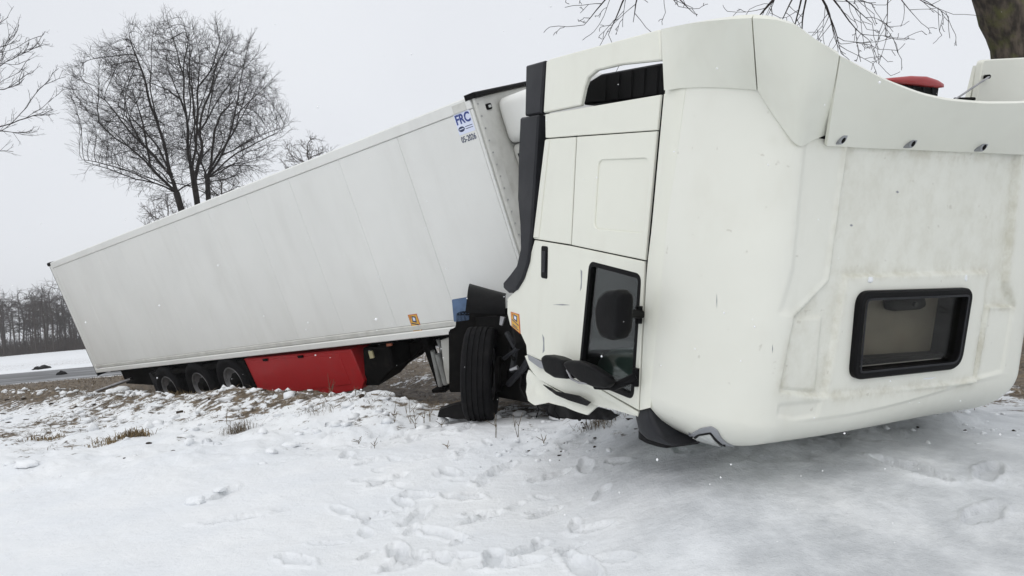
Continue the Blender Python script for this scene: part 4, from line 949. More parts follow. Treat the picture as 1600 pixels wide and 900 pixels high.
# ------------------------------------------------------------------ trees
def segs_mesh(name, P0, P1, A0, A1, mt, n=4):
    P0 = np.asarray(P0); P1 = np.asarray(P1); A0 = np.asarray(A0); A1 = np.asarray(A1)
    D = P1 - P0; D = D / (np.linalg.norm(D, axis=1, keepdims=True) + 1e-9)
    up = np.where(np.abs(D[:, 2:3]) < 0.9, np.array([[0, 0, 1.]]), np.array([[1., 0, 0]]))
    e1 = np.cross(D, up); e1 /= np.linalg.norm(e1, axis=1, keepdims=True) + 1e-9; e2 = np.cross(D, e1)
    N = len(P0); V = np.zeros((N, 2 * n, 3))
    for k in range(n):
        a = 2 * math.pi * k / n; o = math.cos(a) * e1 + math.sin(a) * e2
        V[:, k] = P0 + o * A0[:, None]; V[:, n + k] = P1 + o * A1[:, None]
    base = (np.arange(N) * 2 * n)[:, None]
    Q = np.concatenate([np.stack([base[:, 0] + k, base[:, 0] + (k + 1) % n, base[:, 0] + n + (k + 1) % n, base[:, 0] + n + k], 1) for k in range(n)])
    return fast_mesh(name, V.reshape(-1, 3), Q, mt)
def colonize(starts, attract, step, infl, kill, iters, rng, init=None):
    """starts: list of chains (trunk points); returns node positions, parents, tree ids"""
    pos = []; par = []; tid = []
    for t, ch in enumerate(starts or []):
        for k, p in enumerate(ch): pos.append(np.array(p, float)); par.append(len(pos) - 2 if k else -1); tid.append(t)
    if init is not None: pos, par, tid = list(init[0]), list(init[1]), list(init[2])
    A_ = attract.copy(); P = np.array(pos, np.float32); near = np.zeros(len(A_), int); nd_ = np.zeros(len(A_))
    for k in range(0, len(A_), 500):
        d2 = ((A_[k:k + 500, None].astype(np.float32) - P[None]) ** 2).sum(2); near[k:k + 500] = d2.argmin(1); nd_[k:k + 500] = d2.min(1)
    kp = nd_ > kill * kill; A_ = A_[kp]; near = near[kp]; nd_ = nd_[kp]
    for it in range(iters):
        if len(A_) == 0: break
        m_ = nd_ < infl * infl
        if not m_.any(): break
        newp = []; idx = {}
        dirs = {}
        for a, nn in zip(A_[m_], near[m_]):
            v = a - pos[nn]; v = v / (np.linalg.norm(v) + 1e-9); dirs[nn] = dirs.get(nn, 0) + v
        k0 = len(pos)
        for nn, v in dirs.items():
            v = v + rng.normal(0, 0.16, 3); l = np.linalg.norm(v)
            if l < 1e-3: continue
            v = v / l
            if par[nn] >= 0:
                pd = pos[nn] - pos[par[nn]]; pd = pd / (np.linalg.norm(pd) + 1e-9); v = v * 0.65 + pd * 0.35; v /= np.linalg.norm(v) + 1e-9
            pos.append(pos[nn] + v * step); par.append(nn); tid.append(tid[nn])
        Nn = np.array(pos[k0:])
        if len(Nn) == 0: break
        d2 = ((A_[:, None] - Nn[None]) ** 2).sum(2); am = d2.argmin(1); dm = d2.min(1)
        bt = dm < nd_; near = np.where(bt, am + k0, near); nd_ = np.minimum(nd_, dm)
        keep = nd_ > kill * kill; A_ = A_[keep]; near = near[keep]; nd_ = nd_[keep]
    return np.array(pos), np.array(par), np.array(tid)
def tree_radii(par, tips, ex=2.25):
    n = len(par); acc = np.zeros(n)
    for i in range(n - 1, -1, -1):
        if acc[i] == 0: acc[i] = tips ** ex
        if par[i] >= 0: acc[par[i]] += acc[i]
    return acc ** (1 / ex)
def twigs(pos, par, rad_, rng, per, ln, r0, thr, droop=0.0, outc=None, depth=2):
    P0 = []; P1 = []; A0 = []; A1 = []; own = []
    src = np.where((rad_ < thr) & (par >= 0))[0]
    for i in src:
        d = pos[i] - pos[par[i]]; d /= np.linalg.norm(d) + 1e-9
        for _ in range(per):
            v = d * 0.9 + rng.normal(0, 0.55, 3); v[2] += 0.15 - droop
            if outc is not None: ro = pos[i] - outc; v += 0.7 * ro / (np.linalg.norm(ro) + 1e-6)
            v /= np.linalg.norm(v)
            l = ln * rng.uniform(0.5, 1.2); a = pos[i] + (pos[par[i]] - pos[i]) * rng.uniform(0, 1); mid = a + v * l * 0.5
            v2 = v + rng.normal(0, 0.22, 3); v2[2] -= droop * 0.7; b = mid + v2 / np.linalg.norm(v2) * l * 0.5
            P0 += [a, mid]; P1 += [mid, b]; A0 += [r0, r0 * 0.8]; A1 += [r0 * 0.8, r0 * 0.5]; own += [i, i]
            if depth > 1:
                for bs in (mid, a + v * l * 0.75):
                    v3 = v + rng.normal(0, 0.6, 3); v3 /= np.linalg.norm(v3); P0.append(bs); P1.append(bs + v3 * l * rng.uniform(0.25, 0.45)); A0.append(r0 * 0.7); A1.append(r0 * 0.4); own.append(i)
    return [np.array(x) for x in (P0, P1, A0, A1)], np.array(own)
def build_tree(base, tid_sel, data, tw, own, label, cat, group, mt, name='bare_tree', trunk_thr=0.09, mt_tr=None):
    pos, par, tid, rr_ = data
    m_ = (par >= 0) & (tid == tid_sel); idx = np.where(m_)[0]
    t = thing(name, base, label, cat, group); off = np.array(base)
    big = rr_[par[idx]] > trunk_thr
    def mk(nm, ids, n, extra=None, mat=None):
        P0 = pos[par[ids]]; P1 = pos[ids]; A1 = rr_[ids]; A0 = np.minimum(rr_[par[ids]], A1 * 1.35)
        if extra is not None: P0 = np.r_[P0, extra[0]]; P1 = np.r_[P1, extra[1]]; A0 = np.r_[A0, extra[2]]; A1 = np.r_[A1, extra[3]]
        o = bpy.data.objects.new(nm, segs_mesh(nm, P0 - off, P1 - off, A0, A1, mat or mt, n)); COL.objects.link(o); o.parent = t; return o
    mk('trunk', idx[big], 10, mat=mt_tr)
    sel = tid[own] == tid_sel if len(own) else np.zeros(0, bool)
    mk('crown', idx[~big], 5, [x[sel] for x in tw] if len(own) else None)
    return t
def fan_tree(stems, limbs, inside_fn, step, pb, rng, maxn, cell, cap, up=0.05, noise=0.07, child=(0.3, 0.65), origin=None, pull=0.05):
    """stems: trunk chains; limbs: (stem, index along it, direction); shoots fork and spread outwards until they leave the envelope"""
    pos = []; par = []; tid = []; first = []
    for t, ch in enumerate(stems):
        first.append(len(pos))
        for k, p in enumerate(ch): pos.append(np.array(p, float)); par.append(len(pos) - 2 if k else -1); tid.append(t)
    act = []
    for (t, k, d) in limbs: act.append((first[t] + (k if k >= 0 else len(stems[t]) + k), np.array(d, float) / np.linalg.norm(d), 0))
    grid = {}
    while act and len(pos) < maxn:
        nxt = []
        for (i, d, age) in act:
            org = origin[tid[i]] if origin is not None else stems[tid[i]][-1]
            rad_d = pos[i] - org; rl = np.linalg.norm(rad_d)
            v = d + rng.normal(0, noise, 3) + (pull * rad_d / rl if rl > 0.3 else 0); v[2] += up; v /= np.linalg.norm(v)
            p = pos[i] + v * step
            if not inside_fn(p) and age > 2 and rng.random() < 0.92: continue
            key = (int(p[0] // cell), int(p[1] // cell), int(p[2] // cell)); c = grid.get(key, 0)
            if c >= cap and age > 4: continue
            grid[key] = c + 1
            pos.append(p); par.append(i); tid.append(tid[i]); j = len(pos) - 1; nxt.append((j, v, age + 1))
            if rng.random() < pb and c < cap - 1:
                s_ = rng.normal(0, 1, 3); s_ -= v * (s_ @ v); s_ /= np.linalg.norm(s_); nxt.append((j, v + s_ * rng.uniform(*child), 1))
        act = nxt
    return np.array(pos), np.array(par), np.array(tid)
def cloud(rng, n, fn):
    out = []
    while len(out) < n:
        p = rng.uniform(-1, 1, 3)
        if fn(p): out.append(p)
    return np.array(out)
# big bare crown behind the trailer: three stems sharing one crown
rg = np.random.default_rng(11); DT = 36.0
cc = cpt(278, 172, DT); hw_ = 168 * DT / FPX; hh_ = 140 * DT / FPX
def in_crown(p):
    q = p - cc; a = q @ CR / hw_; b = q @ CF / (hw_ * 0.85); c = q @ CU / hh_
    return a * a + b * b + c * c < 1.0 + 0.10 * math.sin(a * 9) * math.cos(c * 7)
def stem(pxs, d):
    return [cpt(px, py, d) for px, py in pxs]
def chain(pxs, d, stp=0.7):
    P = np.array(stem(pxs, d)); L_ = np.linalg.norm(np.diff(P, axis=0), axis=1).sum(); return resample(P, max(3, int(L_ / stp)))
st3 = [chain([(318, 540), (300, 390), (283, 325), (268, 275)], DT - 0.6), chain([(325, 540), (316, 390), (307, 300), (299, 262)], DT + 0.5), chain([(333, 540), (330, 390), (325, 300), (324, 278)], DT)]
LB = []
for t, fan in enumerate((((-62, 0.2), (-50, .6), (-38, -.5), (-22, .3), (-8, -.3), (-74, -.3), (-88, .3), (-100, -.1), (-56, -.2)), ((-22, .5), (-8, -.6), (4, .4), (14, -.3)), ((-10, -.5), (6, .4), (20, -.4), (34, .5), (48, -.3), (60, .3), (70, -.3), (82, .1), (95, -.2), (56, -.1)))):
    for a_, dep in fan:
        a_ = math.radians(a_); k_ = -1 - (abs(hash((t, int(a_ * 100)))) % 2)
        LB.append((t, k_, math.sin(a_) * CR + math.cos(a_) * CU + dep * CF))
    for k in range(3): LB.append((t, -2 - k % 2, rg.normal(0, 0.9) * CR + rg.choice([-1, 1]) * rg.uniform(.5, 1.2) * CF + 0.55 * CU))
pos, par, tid = fan_tree(st3, LB, in_crown, 0.33, 0.13, rg, 5500, 0.6, 3, up=0.0, noise=0.075, child=(0.35, 0.75), pull=0.05)
pts = cloud(rg, 11000, lambda p: p @ p < 0.96 and p @ p > 0.15)
att = cc + pts[:, :1] * hw_ * CR + pts[:, 1:2] * hw_ * 0.85 * CF + pts[:, 2:3] * hh_ * CU
lob = fbm(pts[:, 0] * 2.1 + 5, pts[:, 2] * 2.1 + pts[:, 1], 404, 3); gap = fbm(pts[:, 0] * 4.3 + pts[:, 1] * 1.5, pts[:, 2] * 4.3, 411, 2); kk = ((pts ** 2).sum(1) < 0.84 + 1.1 * lob) & (gap > -0.17); att = att[kk]
hc = att - st3[1][-1]; up_a = (hc @ CU) / np.linalg.norm(hc, axis=1); att = att[up_a > -0.55]
pos, par, tid = colonize(None, att, 0.24, 3.0, 0.31, 44, rg, init=(pos, par, tid))
rr_ = tree_radii(par, 0.0070, 2.07)
tw, own = twigs(pos, par, rr_, rg, 2, 0.66, 0.0056, 0.0125, droop=0.05, outc=st3[1][-1])
for k, lb in enumerate(('leaning left stem of the big bare crown behind the trailer', 'slim middle stem of the big bare crown behind the trailer', 'thick right stem of the big bare crown behind the trailer')):
    b = st3[k][0].copy(); b[2] = 0.0
    build_tree(b, k, (pos, par, tid, rr_), tw, own, lb, 'tree', 'bare trees behind the trailer', M_BARK)
# tree at the left edge of the picture
rg = np.random.default_rng(5); DL = 24.0
cc = cpt(-75, 120, DL); pts = cloud(rg, 10, lambda p: p @ p < 1)
att = cc + pts[:, :1] * 155 * DL / FPX * CR + pts[:, 1:2] * 3.0 * CF + pts[:, 2:3] * 150 * DL / FPX * CU
stl = [chain([(-60, 600), (-75, 400), (-88, 270), (-92, 200)], DL)]
def in_left(p):
    q = p - cc; return ((q @ CR) / (158 * DL / FPX)) ** 2 + ((q @ CF) / 3.0) ** 2 + ((q @ CU) / (125 * DL / FPX)) ** 2 < 1
LB = [(0, -1 - k % 3, math.sin(a_) * CR + math.cos(a_) * CU + rg.normal(0, .35) * CF) for k, a_ in enumerate(np.radians([100, 85, 70, 55, 40, 25, 5, -20, -50, 112, 62, 92]))]
pos, par, tid = fan_tree(stl, LB, in_left, 0.24, 0.17, rg, 3200, 0.5, 3, up=0.02, noise=0.13, child=(0.4, 0.8), pull=0.02); rr_ = tree_radii(par, 0.0085, 2.15)
tw, own = twigs(pos, par, rr_, rg, 1, 0.45, 0.0065, 0.016, droop=-0.1)
b = stl[0][0].copy(); b[2] = 0.0
build_tree(b, 0, (pos, par, tid, rr_), tw, own, 'bare tree reaching in from the left edge over the road', 'tree', None, M_BARK)
# two smaller trees peeping over the trailer roof
for k, (px, py, rw, lb) in enumerate(((482, 250, 46, 'small bare tree peeping over the middle of the trailer roof'), (262, 335, 44, 'low bare tree peeping over the trailer roof at the foot of the big crown'), (345, 290, 34, 'faint bare tree behind the right stem of the big crown'))):
    rg = np.random.default_rng(30 + k); D_ = 62.0
    cc = cpt(px, py, D_); pts = cloud(rg, 420, lambda p: p @ p < 1)
    att = cc + pts[:, :1] * rw * D_ / FPX * CR + pts[:, 1:2] * rw * D_ / FPX * CF + pts[:, 2:3] * rw * 0.75 * D_ / FPX * CU
    sc = [chain([(px + 18, 540), (px + 8, 440), (px + 2, py + 20)], D_)]
    pos, par, tid = colonize(sc, att, 0.36, 9.0, 0.5, 50, rg); rr_ = tree_radii(par, 0.016)
    tw, own = twigs(pos, par, rr_, rg, 2, 0.7, 0.011, 0.03)
    b = sc[0][0].copy(); b[2] = 0.0
    build_tree(b, 0, (pos, par, tid, rr_), tw, own, lb, 'tree', 'bare trees behind the trailer', M_BARK2)
# big tree behind the cab on the right: trunk in view, branches hanging into the top of the picture
rg = np.random.default_rng(8); DR = 10.5
trk = resample([cpt(1700, 560, DR), cpt(1650, 300, DR), cpt(1598, 95, DR), cpt(1566, 10, DR), cpt(1500, -160, DR - 0.4), cpt(1420, -300, DR - 0.8)], 22)
pos = [p for p in trk]; par = [-1] + list(range(21)); fixed = {}
trk_r = [0.40 - 0.10 * i / 12 for i in range(22)]; radl = list(trk_r)
def grow(p, d, r, ln, lev, droop):
    k = len(pos); n = max(3, int(ln / 0.11)); prev = p
    cur = pos[prev].copy(); dd = d / np.linalg.norm(d); st_ = ln / n
    for i in range(n):
        dd = dd + rg.normal(0, 0.13, 3) * (1.0 if lev else 0.5); dd[2] -= droop * 0.05; dd /= np.linalg.norm(dd)
        cur = cur + dd * st_; pos.append(cur.copy()); par.append(prev); radl.append(max(0.0035, r * 0.8 * (1 - 0.8 * (i + 1) / n))); prev = len(pos) - 1
        if lev < 4 and i > (n * 0.15 if lev else n * 0.3) and rg.random() < (0.75 if lev == 0 else 0.6 if lev == 1 else 0.5):
            sd_ = rg.normal(0, 1, 3); sd_ -= dd * (sd_ @ dd); sd_ /= np.linalg.norm(sd_)
            grow(prev, dd * 0.75 + sd_ * rg.uniform(0.5, 0.95), max(0.006, radl[-1] * 0.55), ln * rg.uniform(0.28, 0.5), lev + 1, droop * 1.1)
def limb(frm, pxs, r, tips):
    P = resample([pos[frm]] + [cpt(x, y, d) for x, y, d in pxs], 16); prev = frm
    for i in range(1, 16): pos.append(P[i]); par.append(prev); radl.append(r * (1 - 0.6 * i / 15)); prev = len(pos) - 1
    for (x, y, dxx, dyy, l) in tips:
        v = cpt(x + dxx, y + dyy, pxs[-1][2]) - cpt(x, y, pxs[-1][2]); grow(prev, v, r * 0.34, l, 0, 0.3)
limb(17, [(1330, -190, 9.8), (1160, -120, 9.4), (1010, -60, 9.2)], 0.07, [(1010, -60, -70, 60, 1.15), (1010, -60, -20, 70, 0.8), (1010, -60, 20, 45, 0.7), (1010, -60, -110, 40, 1.35), (1010, -60, -60, 75, 1.0), (1010, -60, 50, 60, 0.9)])
limb(15, [(1420, -150, 10.2), (1330, -90, 10.0), (1260, -50, 9.9)], 0.07, [(1260, -50, -10, 80, 1.1), (1260, -50, 25, 70, 1.2), (1260, -50, -60, 50, 1.1), (1260, -50, 60, 60, 1.0), (1260, -50, -25, 60, 0.95), (1260, -50, 40, 80, 1.25), (1260, -50, 55, 80, 1.3), (1260, -50, 10, 80, 1.2), (1260, -50, -90, 60, 1.2), (1260, -50, 90, 55, 1.3)])
limb(12, [(1480, -70, 10.4), (1420, -40, 10.3), (1390, -30, 10.2)], 0.04, [(1390, -30, 60, 40, 0.95), (1390, -30, 30, 60, 0.75), (1390, -30, 80, 50, 1.0), (1390, -30, -10, 60, 0.8)])
limb(18, [(1560, -330, 11), (1700, -360, 11), (1800, -380, 11)], 0.10, [(1800, -380, 60, -60, 1.5), (1800, -380, 80, 10, 1.5)])
pos = np.array(pos); par = np.array(par); rr_ = np.array(radl); tid = np.zeros(len(pos), int)
b = trk[0].copy(); b[2] = 0.1
rt = build_tree(b, 0, (pos, par, tid, rr_), [np.zeros((0, 3))] * 4, np.zeros(0, int), 'big mossy tree behind the cab with bare twigs hanging over its roof', 'tree', None, M_BARK, trunk_thr=0.2, mt_tr=M_MOSS)
for ch in rt.children:
    if ch.name.startswith('trunk'):
        g = Geo(); n = 40; pts_ = resample(trk, n)
        rads = [0.40 - 0.13 * i / n + 0.02 * math.sin(i * 1.9) + 0.10 * math.exp(-i / 3) for i in range(n)]
        g.tube([np.array(p) + 0.012 * rg.normal(0, 1, 3) - np.array(b) for p in pts_], rads, 24)
        old = ch.data; ch.data = mesh_from('trunk', g.V, g.F, M_MOSS, 180); bpy.data.meshes.remove(old)
# forest beyond the field
def forest_variant(seed, h):
    rg = np.random.default_rng(seed); pts = cloud(rg, 110, lambda p: p @ p < 1)
    att = np.array([0, 0, h * 0.66]) + pts * np.array([h * 0.17, h * 0.17, h * 0.33])
    ch = resample([(0, 0, 0), (rg.normal(0, .15), rg.normal(0, .15), h * 0.25), (rg.normal(0, .3), rg.normal(0, .3), h * 0.5), (rg.normal(0, .3), rg.normal(0, .3), h * 0.8)], 14)
    pos, par, tid = colonize([ch], att, 0.6, h, 0.7, 40, rg); rr_ = tree_radii(par, 0.028, 2.3)
    tw, own = twigs(pos, par, rr_, rg, 3, 1.5, 0.020, 0.05, depth=1)
    return pos, par, rr_, tw
def forest_meshes(v, mt_trunk):
    pos, par, rr_, tw = v; idx = np.where(par >= 0)[0]; big = idx < 14
    a = segs_mesh('trunk', pos[par[idx[big]]], pos[idx[big]], rr_[par[idx[big]]] * 1.1, rr_[idx[big]] * 1.1, mt_trunk, 6)
    i2_ = idx[~big]; P0 = np.r_[pos[par[i2_]], tw[0]]; P1 = np.r_[pos[i2_], tw[1]]; A1 = np.r_[rr_[i2_], tw[3]]; A0 = np.r_[np.minimum(rr_[par[i2_]], rr_[i2_] * 1.4), tw[2]]
    return a, segs_mesh('crown', P0, P1, A0, A1, M_BARK2, 3)
FV = [forest_variant(50 + k, 13.5) for k in range(4)]
FM = [forest_meshes(v, M_BARK2) for v in FV]; FB = [forest_meshes(v, M_BIRCH) for v in FV[:2]]
rg = np.random.default_rng(77)
for i in range(56):
    birch = i % 6 == 2; k = i % (2 if birch else 4); tm, cm = (FB if birch else FM)[k]
    x = -128 + 1.15 * i + rg.normal(0, 0.7); y = 138 + rg.uniform(-4, 9)
    t = thing('forest_tree', (x, y, ground_z(x, y) - 0.1), 'pale stemmed birch at the edge of the far bare wood' if birch else 'bare dark tree at the edge of the far wood', 'tree', 'birches along the far wood edge' if birch else 'bare trees along the far wood edge')
    s_ = rg.uniform(0.78, 1.05); t.scale = (s_, s_, s_); t.rotation_euler = (0, 0, rg.uniform(0, 6.28))
    for me in (tm, cm):
        o = bpy.data.objects.new(me.name.split('.')[0], me); COL.objects.link(o); o.parent = t
PP = [[], [], [], []]
for i in range(420):
    pos, par, rr_, tw = FV[i % 4]; idx = np.where(par >= 0)[0]; an = rg.uniform(0, 6.28); s_ = rg.uniform(0.75, 1.1); cs, sn = math.cos(an) * s_, math.sin(an) * s_
    Rm = np.array([[cs, -sn, 0], [sn, cs, 0], [0, 0, s_]]); x = rg.uniform(-190, 40); y = rg.uniform(149, 185); off = np.array([x, y, -0.2])
    P0 = np.r_[pos[par[idx]], tw[0][::2]]; P1 = np.r_[pos[idx], tw[1][::2]]
    PP[0].append(P0 @ Rm.T + off); PP[1].append(P1 @ Rm.T + off); PP[2].append(np.r_[rr_[par[idx]], tw[2][::2]] * 1.2); PP[3].append(np.r_[rr_[idx], tw[3][::2]] * 1.2)
wd = bpy.data.objects.new('woodland', segs_mesh('woodland', *[np.concatenate(p) for p in PP], M_BARK2, 3)); COL.objects.link(wd)
tag(wd, 'dark mass of bare woodland behind the far wood edge', 'woodland', kind='stuff')
n = 26000; x = rg.uniform(-190, 40, n); y = rg.uniform(136, 160, n); h = rg.uniform(0.8, 4.6, n) * (0.6 + 0.8 * (fbm(x * 0.12, y * 0.12, 5, 3) + 0.5))
P0 = np.stack([x, y, np.full(n, -0.3)], 1); P1 = P0 + np.stack([rg.normal(0, 0.35, n) * h, rg.normal(0, 0.35, n) * h, h], 1)
ug = bpy.data.objects.new('undergrowth', segs_mesh('undergrowth', P0, P1, np.full(n, 0.05), np.full(n, 0.025), M_BRUSH, 3)); COL.objects.link(ug)
tag(ug, 'brown tangled undergrowth along the foot of the far wood', 'undergrowth', kind='stuff')

# ------------------------------------------------------------------ grass, stems, snow lumps, debris
def blades_mesh(name, X, Y, Hh, spread, wd_, mt, rg, droop=0.5, flop=False):
    n = len(X); Z = ground_fields(X.copy(), Y.copy())[0] - 0.01
    a = rg.uniform(0, 2 * math.pi, n); l = rg.uniform(0.1, 1, n) * spread
    D = np.stack([np.cos(a) * l, np.sin(a) * l, np.zeros(n)], 1); S_ = np.stack([-np.sin(a), np.cos(a), np.zeros(n)], 1) * wd_[:, None]
    B0 = np.stack([X, Y, Z], 1); up_ = np.array([0, 0, 1.])
    M1 = B0 + D * Hh[:, None] * 0.4 + up_ * (Hh * 0.6)[:, None]; T1 = B0 + D * Hh[:, None] + up_ * (Hh * (1 - droop * l))[:, None]
    if flop:
        M1 = B0 + D * Hh[:, None] * 0.8 + up_ * (Hh * 0.40)[:, None]; T1 = B0 + D * Hh[:, None] * 1.9 + up_ * (Hh * rg.uniform(0.05, 0.55, n))[:, None]
    V = np.stack([B0 - S_, B0 + S_, M1 - S_ * 0.8, M1 + S_ * 0.8, T1 - S_ * 0.2, T1 + S_ * 0.2], 1).reshape(-1, 3); k = np.arange(n) * 6
    Qd = np.concatenate([np.stack([k, k + 1, k + 3, k + 2], 1), np.stack([k + 2, k + 3, k + 5, k + 4], 1)])
    return fast_mesh(name, V, Qd, mt)
rg = np.random.default_rng(21)
def scatter(n, x0, x1, y0, y1, thr):
    X = rg.uniform(x0, x1, n); Y = rg.uniform(y0, y1, n); _, tf, _ = ground_fields(X, Y)
    k = (tf + 0.55 * fbm(X * 2.2, Y * 2.2, 90, 3)) > thr; return X[k], Y[k]
X, Y = scatter(110000, -20, 9, 6.0, 26, 0.47)
X, Y = X[:42000], Y[:42000]
go = bpy.data.objects.new('dead_grass', blades_mesh('dead_grass', X, Y, rg.uniform(0.03, 0.12, len(X)) * np.where(rg.random(len(X)) < 0.06, 1.8, 1), 1.2, 0.0022 + 0.0002 * Y, M_STRAW2, rg, 0.75, True)); COL.objects.link(go)
tag(go, 'flattened dead brown grass showing through the snow of the verge', 'grass', kind='stuff')
tufts = [(372, 680, 90, 0.20, 0.16, 'dark spiky grass tuft standing in snow before the red box'), (212, 688, 90, 0.15, 0.2, 'straw tuft at the right end of the double clump in the snow'), (172, 692, 70, 0.11, 0.3, 'flat straw clump beside a taller tuft in the snow'),
         (72, 694, 70, 0.10, 0.25, 'small straw tuft near the left edge in smooth snow'), (940, 690, 90, 0.12, 0.2, 'brown grass tuft under the crushed front corner of the cab'), (500, 668, 40, 0.12, 0.25, 'pale bent grass tuft between the red box and the front wheel'), (1480, 682, 30, 0.06, 0.2, 'sparse grass tuft under the right side of the cab roof'), (285, 625, 120, 0.2, 0.35, 'rusty grass tuft before the trailer wheels')]
for px, py, n, h, sp_, lb in tufts:
    n = int(n * 2.2); p0 = gpt(px, py, 0.12); X = p0[0] + rg.normal(0, sp_ * 0.5, n); Y = p0[1] + rg.normal(0, sp_ * 0.3, n)
    me = blades_mesh('grass_tuft', X, Y, rg.uniform(0.25, 1.15, n) * h, 1.5, np.full(n, 0.0022 if p0[1] < 9 else 0.005), M_STRAW if 'straw' in lb or 'rusty' in lb else M_STRAW2, rg, 0.6)
    co = np.zeros(len(me.vertices) * 3, np.float32); me.vertices.foreach_get('co', co); co = co.reshape(-1, 3); p0[2] = co[:, 2].min(); me.vertices.foreach_set('co', (co - p0).astype(np.float32).ravel())
    o = bpy.data.objects.new('grass_tuft', me); COL.objects.link(o); o.location = p0; tag(o, lb, 'grass', 'grass tufts in the snow')
P0 = []; P1 = []
for px, py, h in [(520, 655, .35), (558, 655, .2), (617, 672, .22), (643, 668, .3), (650, 675, .22), (663, 668, .15), (672, 665, .2), (690, 672, .12), (775, 690, .25), (810, 690, .25), (560, 690, .1), (585, 700, .12), (850, 700, .14), (965, 690, .1), (355, 672, .2), (520, 640, .25), (700, 700, .1)]:
    b0 = gpt(px, py, 0.12); b0[2] = ground_z(b0[0], b0[1]) - 0.02
    for k in range(2):
        v = np.array([rg.normal(0, .14), rg.normal(0, .14), 1]) * h * rg.uniform(.6, 1.1); mid = b0 + v * 0.5; tp = b0 + v + np.array([rg.normal(0, .03), 0, 0])
        P0 += [b0, mid, mid]; P1 += [mid, tp, mid + np.array([rg.normal(0, .05), rg.normal(0, .03), h * .25])]
stm = bpy.data.objects.new('dry_stems', segs_mesh('dry_stems', P0, P1, np.full(len(P0), .0035), np.full(len(P0), .002), M_STRAW2, 4)); COL.objects.link(stm)
tag(stm, 'thin dry weed stems sticking up through the snow before the wheel', 'weeds', kind='stuff')
def lump_mesh(name, sx, sy, sz, seed, mt, rough=0.35):
    bm = bmesh.new(); bmesh.ops.create_icosphere(bm, subdivisions=4, radius=1.0)
    for v in bm.verts:
        c = np.array(v.co); q = fbm(np.array([c[0] * 1.7 + c[2]]), np.array([c[1] * 1.7 - c[2] * 0.7]), seed, 4)[0]; v.co = v.co * (1 + rough * 2 * q); v.co = (v.co.x * sx, v.co.y * sy, max(v.co.z * sz, -0.3 * sz))
    me = bpy.data.meshes.new(name); bm.to_mesh(me); bm.free(); me.materials.append(mt); me.polygons.foreach_set('use_smooth', [True] * len(me.polygons)); return me
for i, (px, py, sx, sy, sz, lb) in enumerate([(44, 748, .13, .09, .055, 'broken snow lump with a flat sliver beside it near the left edge'), (17, 746, .06, .05, .03, 'small snow lump at the left edge of the picture'), (306, 783, .10, .07, .045, 'single dirty snow lump alone in the smooth foreground'), (344, 769, .055, .04, .025, 'small snow lump just behind the single dirty lump'), (425, 718, .14, .05, .035, 'long low ridge of broken snow before the red box'), (455, 706, .09, .05, .04, 'rounded snow piece at the right end of the long snow ridge'),
                                                       (185, 626, .30, .2, .12, 'heaped snow at the rear trailer wheel'), (590, 640, .26, .16, .09, 'snow heap right of the red box end'), (335, 628, .3, .2, .10, 'snow heap between trailer wheels and red box'), (880, 655, .16, .1, .07, 'dirty snow pushed up under the crushed front corner')]):
    p0 = gpt(px, py, 0.06 if py > 700 else 0.16); o = bpy.data.objects.new('snow_lump', lump_mesh('snow_lump', sx, sy, sz, 200 + i, M_SNOW)); COL.objects.link(o)
    o.location = (p0[0], p0[1], ground_z(p0[0], p0[1]) + 0.2 * sz); o.rotation_euler = (0, 0, i * 1.3); tag(o, lb, 'snow lump', 'lumps of snow on the verge and foreground')
rg = np.random.default_rng(91)
bmi = bmesh.new(); bmesh.ops.create_icosphere(bmi, subdivisions=1, radius=1.0); IV = np.array([v.co[:] for v in bmi.verts]); IF = np.array([[v.index for v in f.verts] for f in bmi.faces]); bmi.free()
def clods(name, X, Y, S, mt, lb):
    Z = ground_fields(X.copy(), Y.copy())[0]; n = len(X); k = len(IV)
    J = 1 + rg.normal(0, 0.34, (n, k, 1)); sx = np.stack([rg.uniform(.7, 1.5, n), rg.uniform(.7, 1.3, n), rg.uniform(.4, .8, n)], 1)[:, None]
    V = IV[None] * J * sx * S[:, None, None] + np.stack([X, Y, Z + 0.15 * S], 1)[:, None]
    Fq = (IF[None] + (np.arange(n) * k)[:, None, None]).reshape(-1, 3)
    o = bpy.data.objects.new(name, fast_mesh(name, V.reshape(-1, 3), Fq, mt)); COL.objects.link(o); tag(o, lb, 'snow' if 'snow' in name else 'soil', kind='stuff')
n = 4300; X = rg.uniform(-14, 5, n); Y = rg.uniform(7.0, 21, n); ls_, ln_ = trailer_coords(X, Y); k_ = (ln_ > 0.4) & (rg.random(n) < np.exp(-np.maximum(ln_ - 1.0, 0) / 1.6))
X, Y = X[k_], Y[k_]
Xc = np.r_[rg.normal(3.4, 0.5, 60), rg.normal(0.5, 0.5, 160)]; Yc = np.r_[rg.normal(5.3, 0.25, 60), rg.normal(6.6, 0.35, 160)]
X = np.r_[X, Xc]; Y = np.r_[Y, Yc]; S = rg.uniform(0.3, 1.0, len(X)) ** 2 * np.where(Y > 8, 0.085, 0.03)
clods('snow_clods', X, Y, S, M_SNOW, 'small broken clods of snow along the churned verge')
n = 380; X = rg.uniform(-12, 5, n); Y = rg.uniform(7.5, 19, n); ls_, ln_ = trailer_coords(X, Y); k_ = (ln_ > 0.2) & (rg.random(n) < np.exp(-np.maximum(ln_ - 0.8, 0) / 1.3)); X, Y = X[k_], Y[k_]
X = np.r_[X, rg.normal(3.4, 0.5, 14), rg.normal(0.6, 0.5, 36)]; Y = np.r_[Y, rg.normal(5.4, 0.2, 14), rg.normal(6.6, 0.3, 36)]
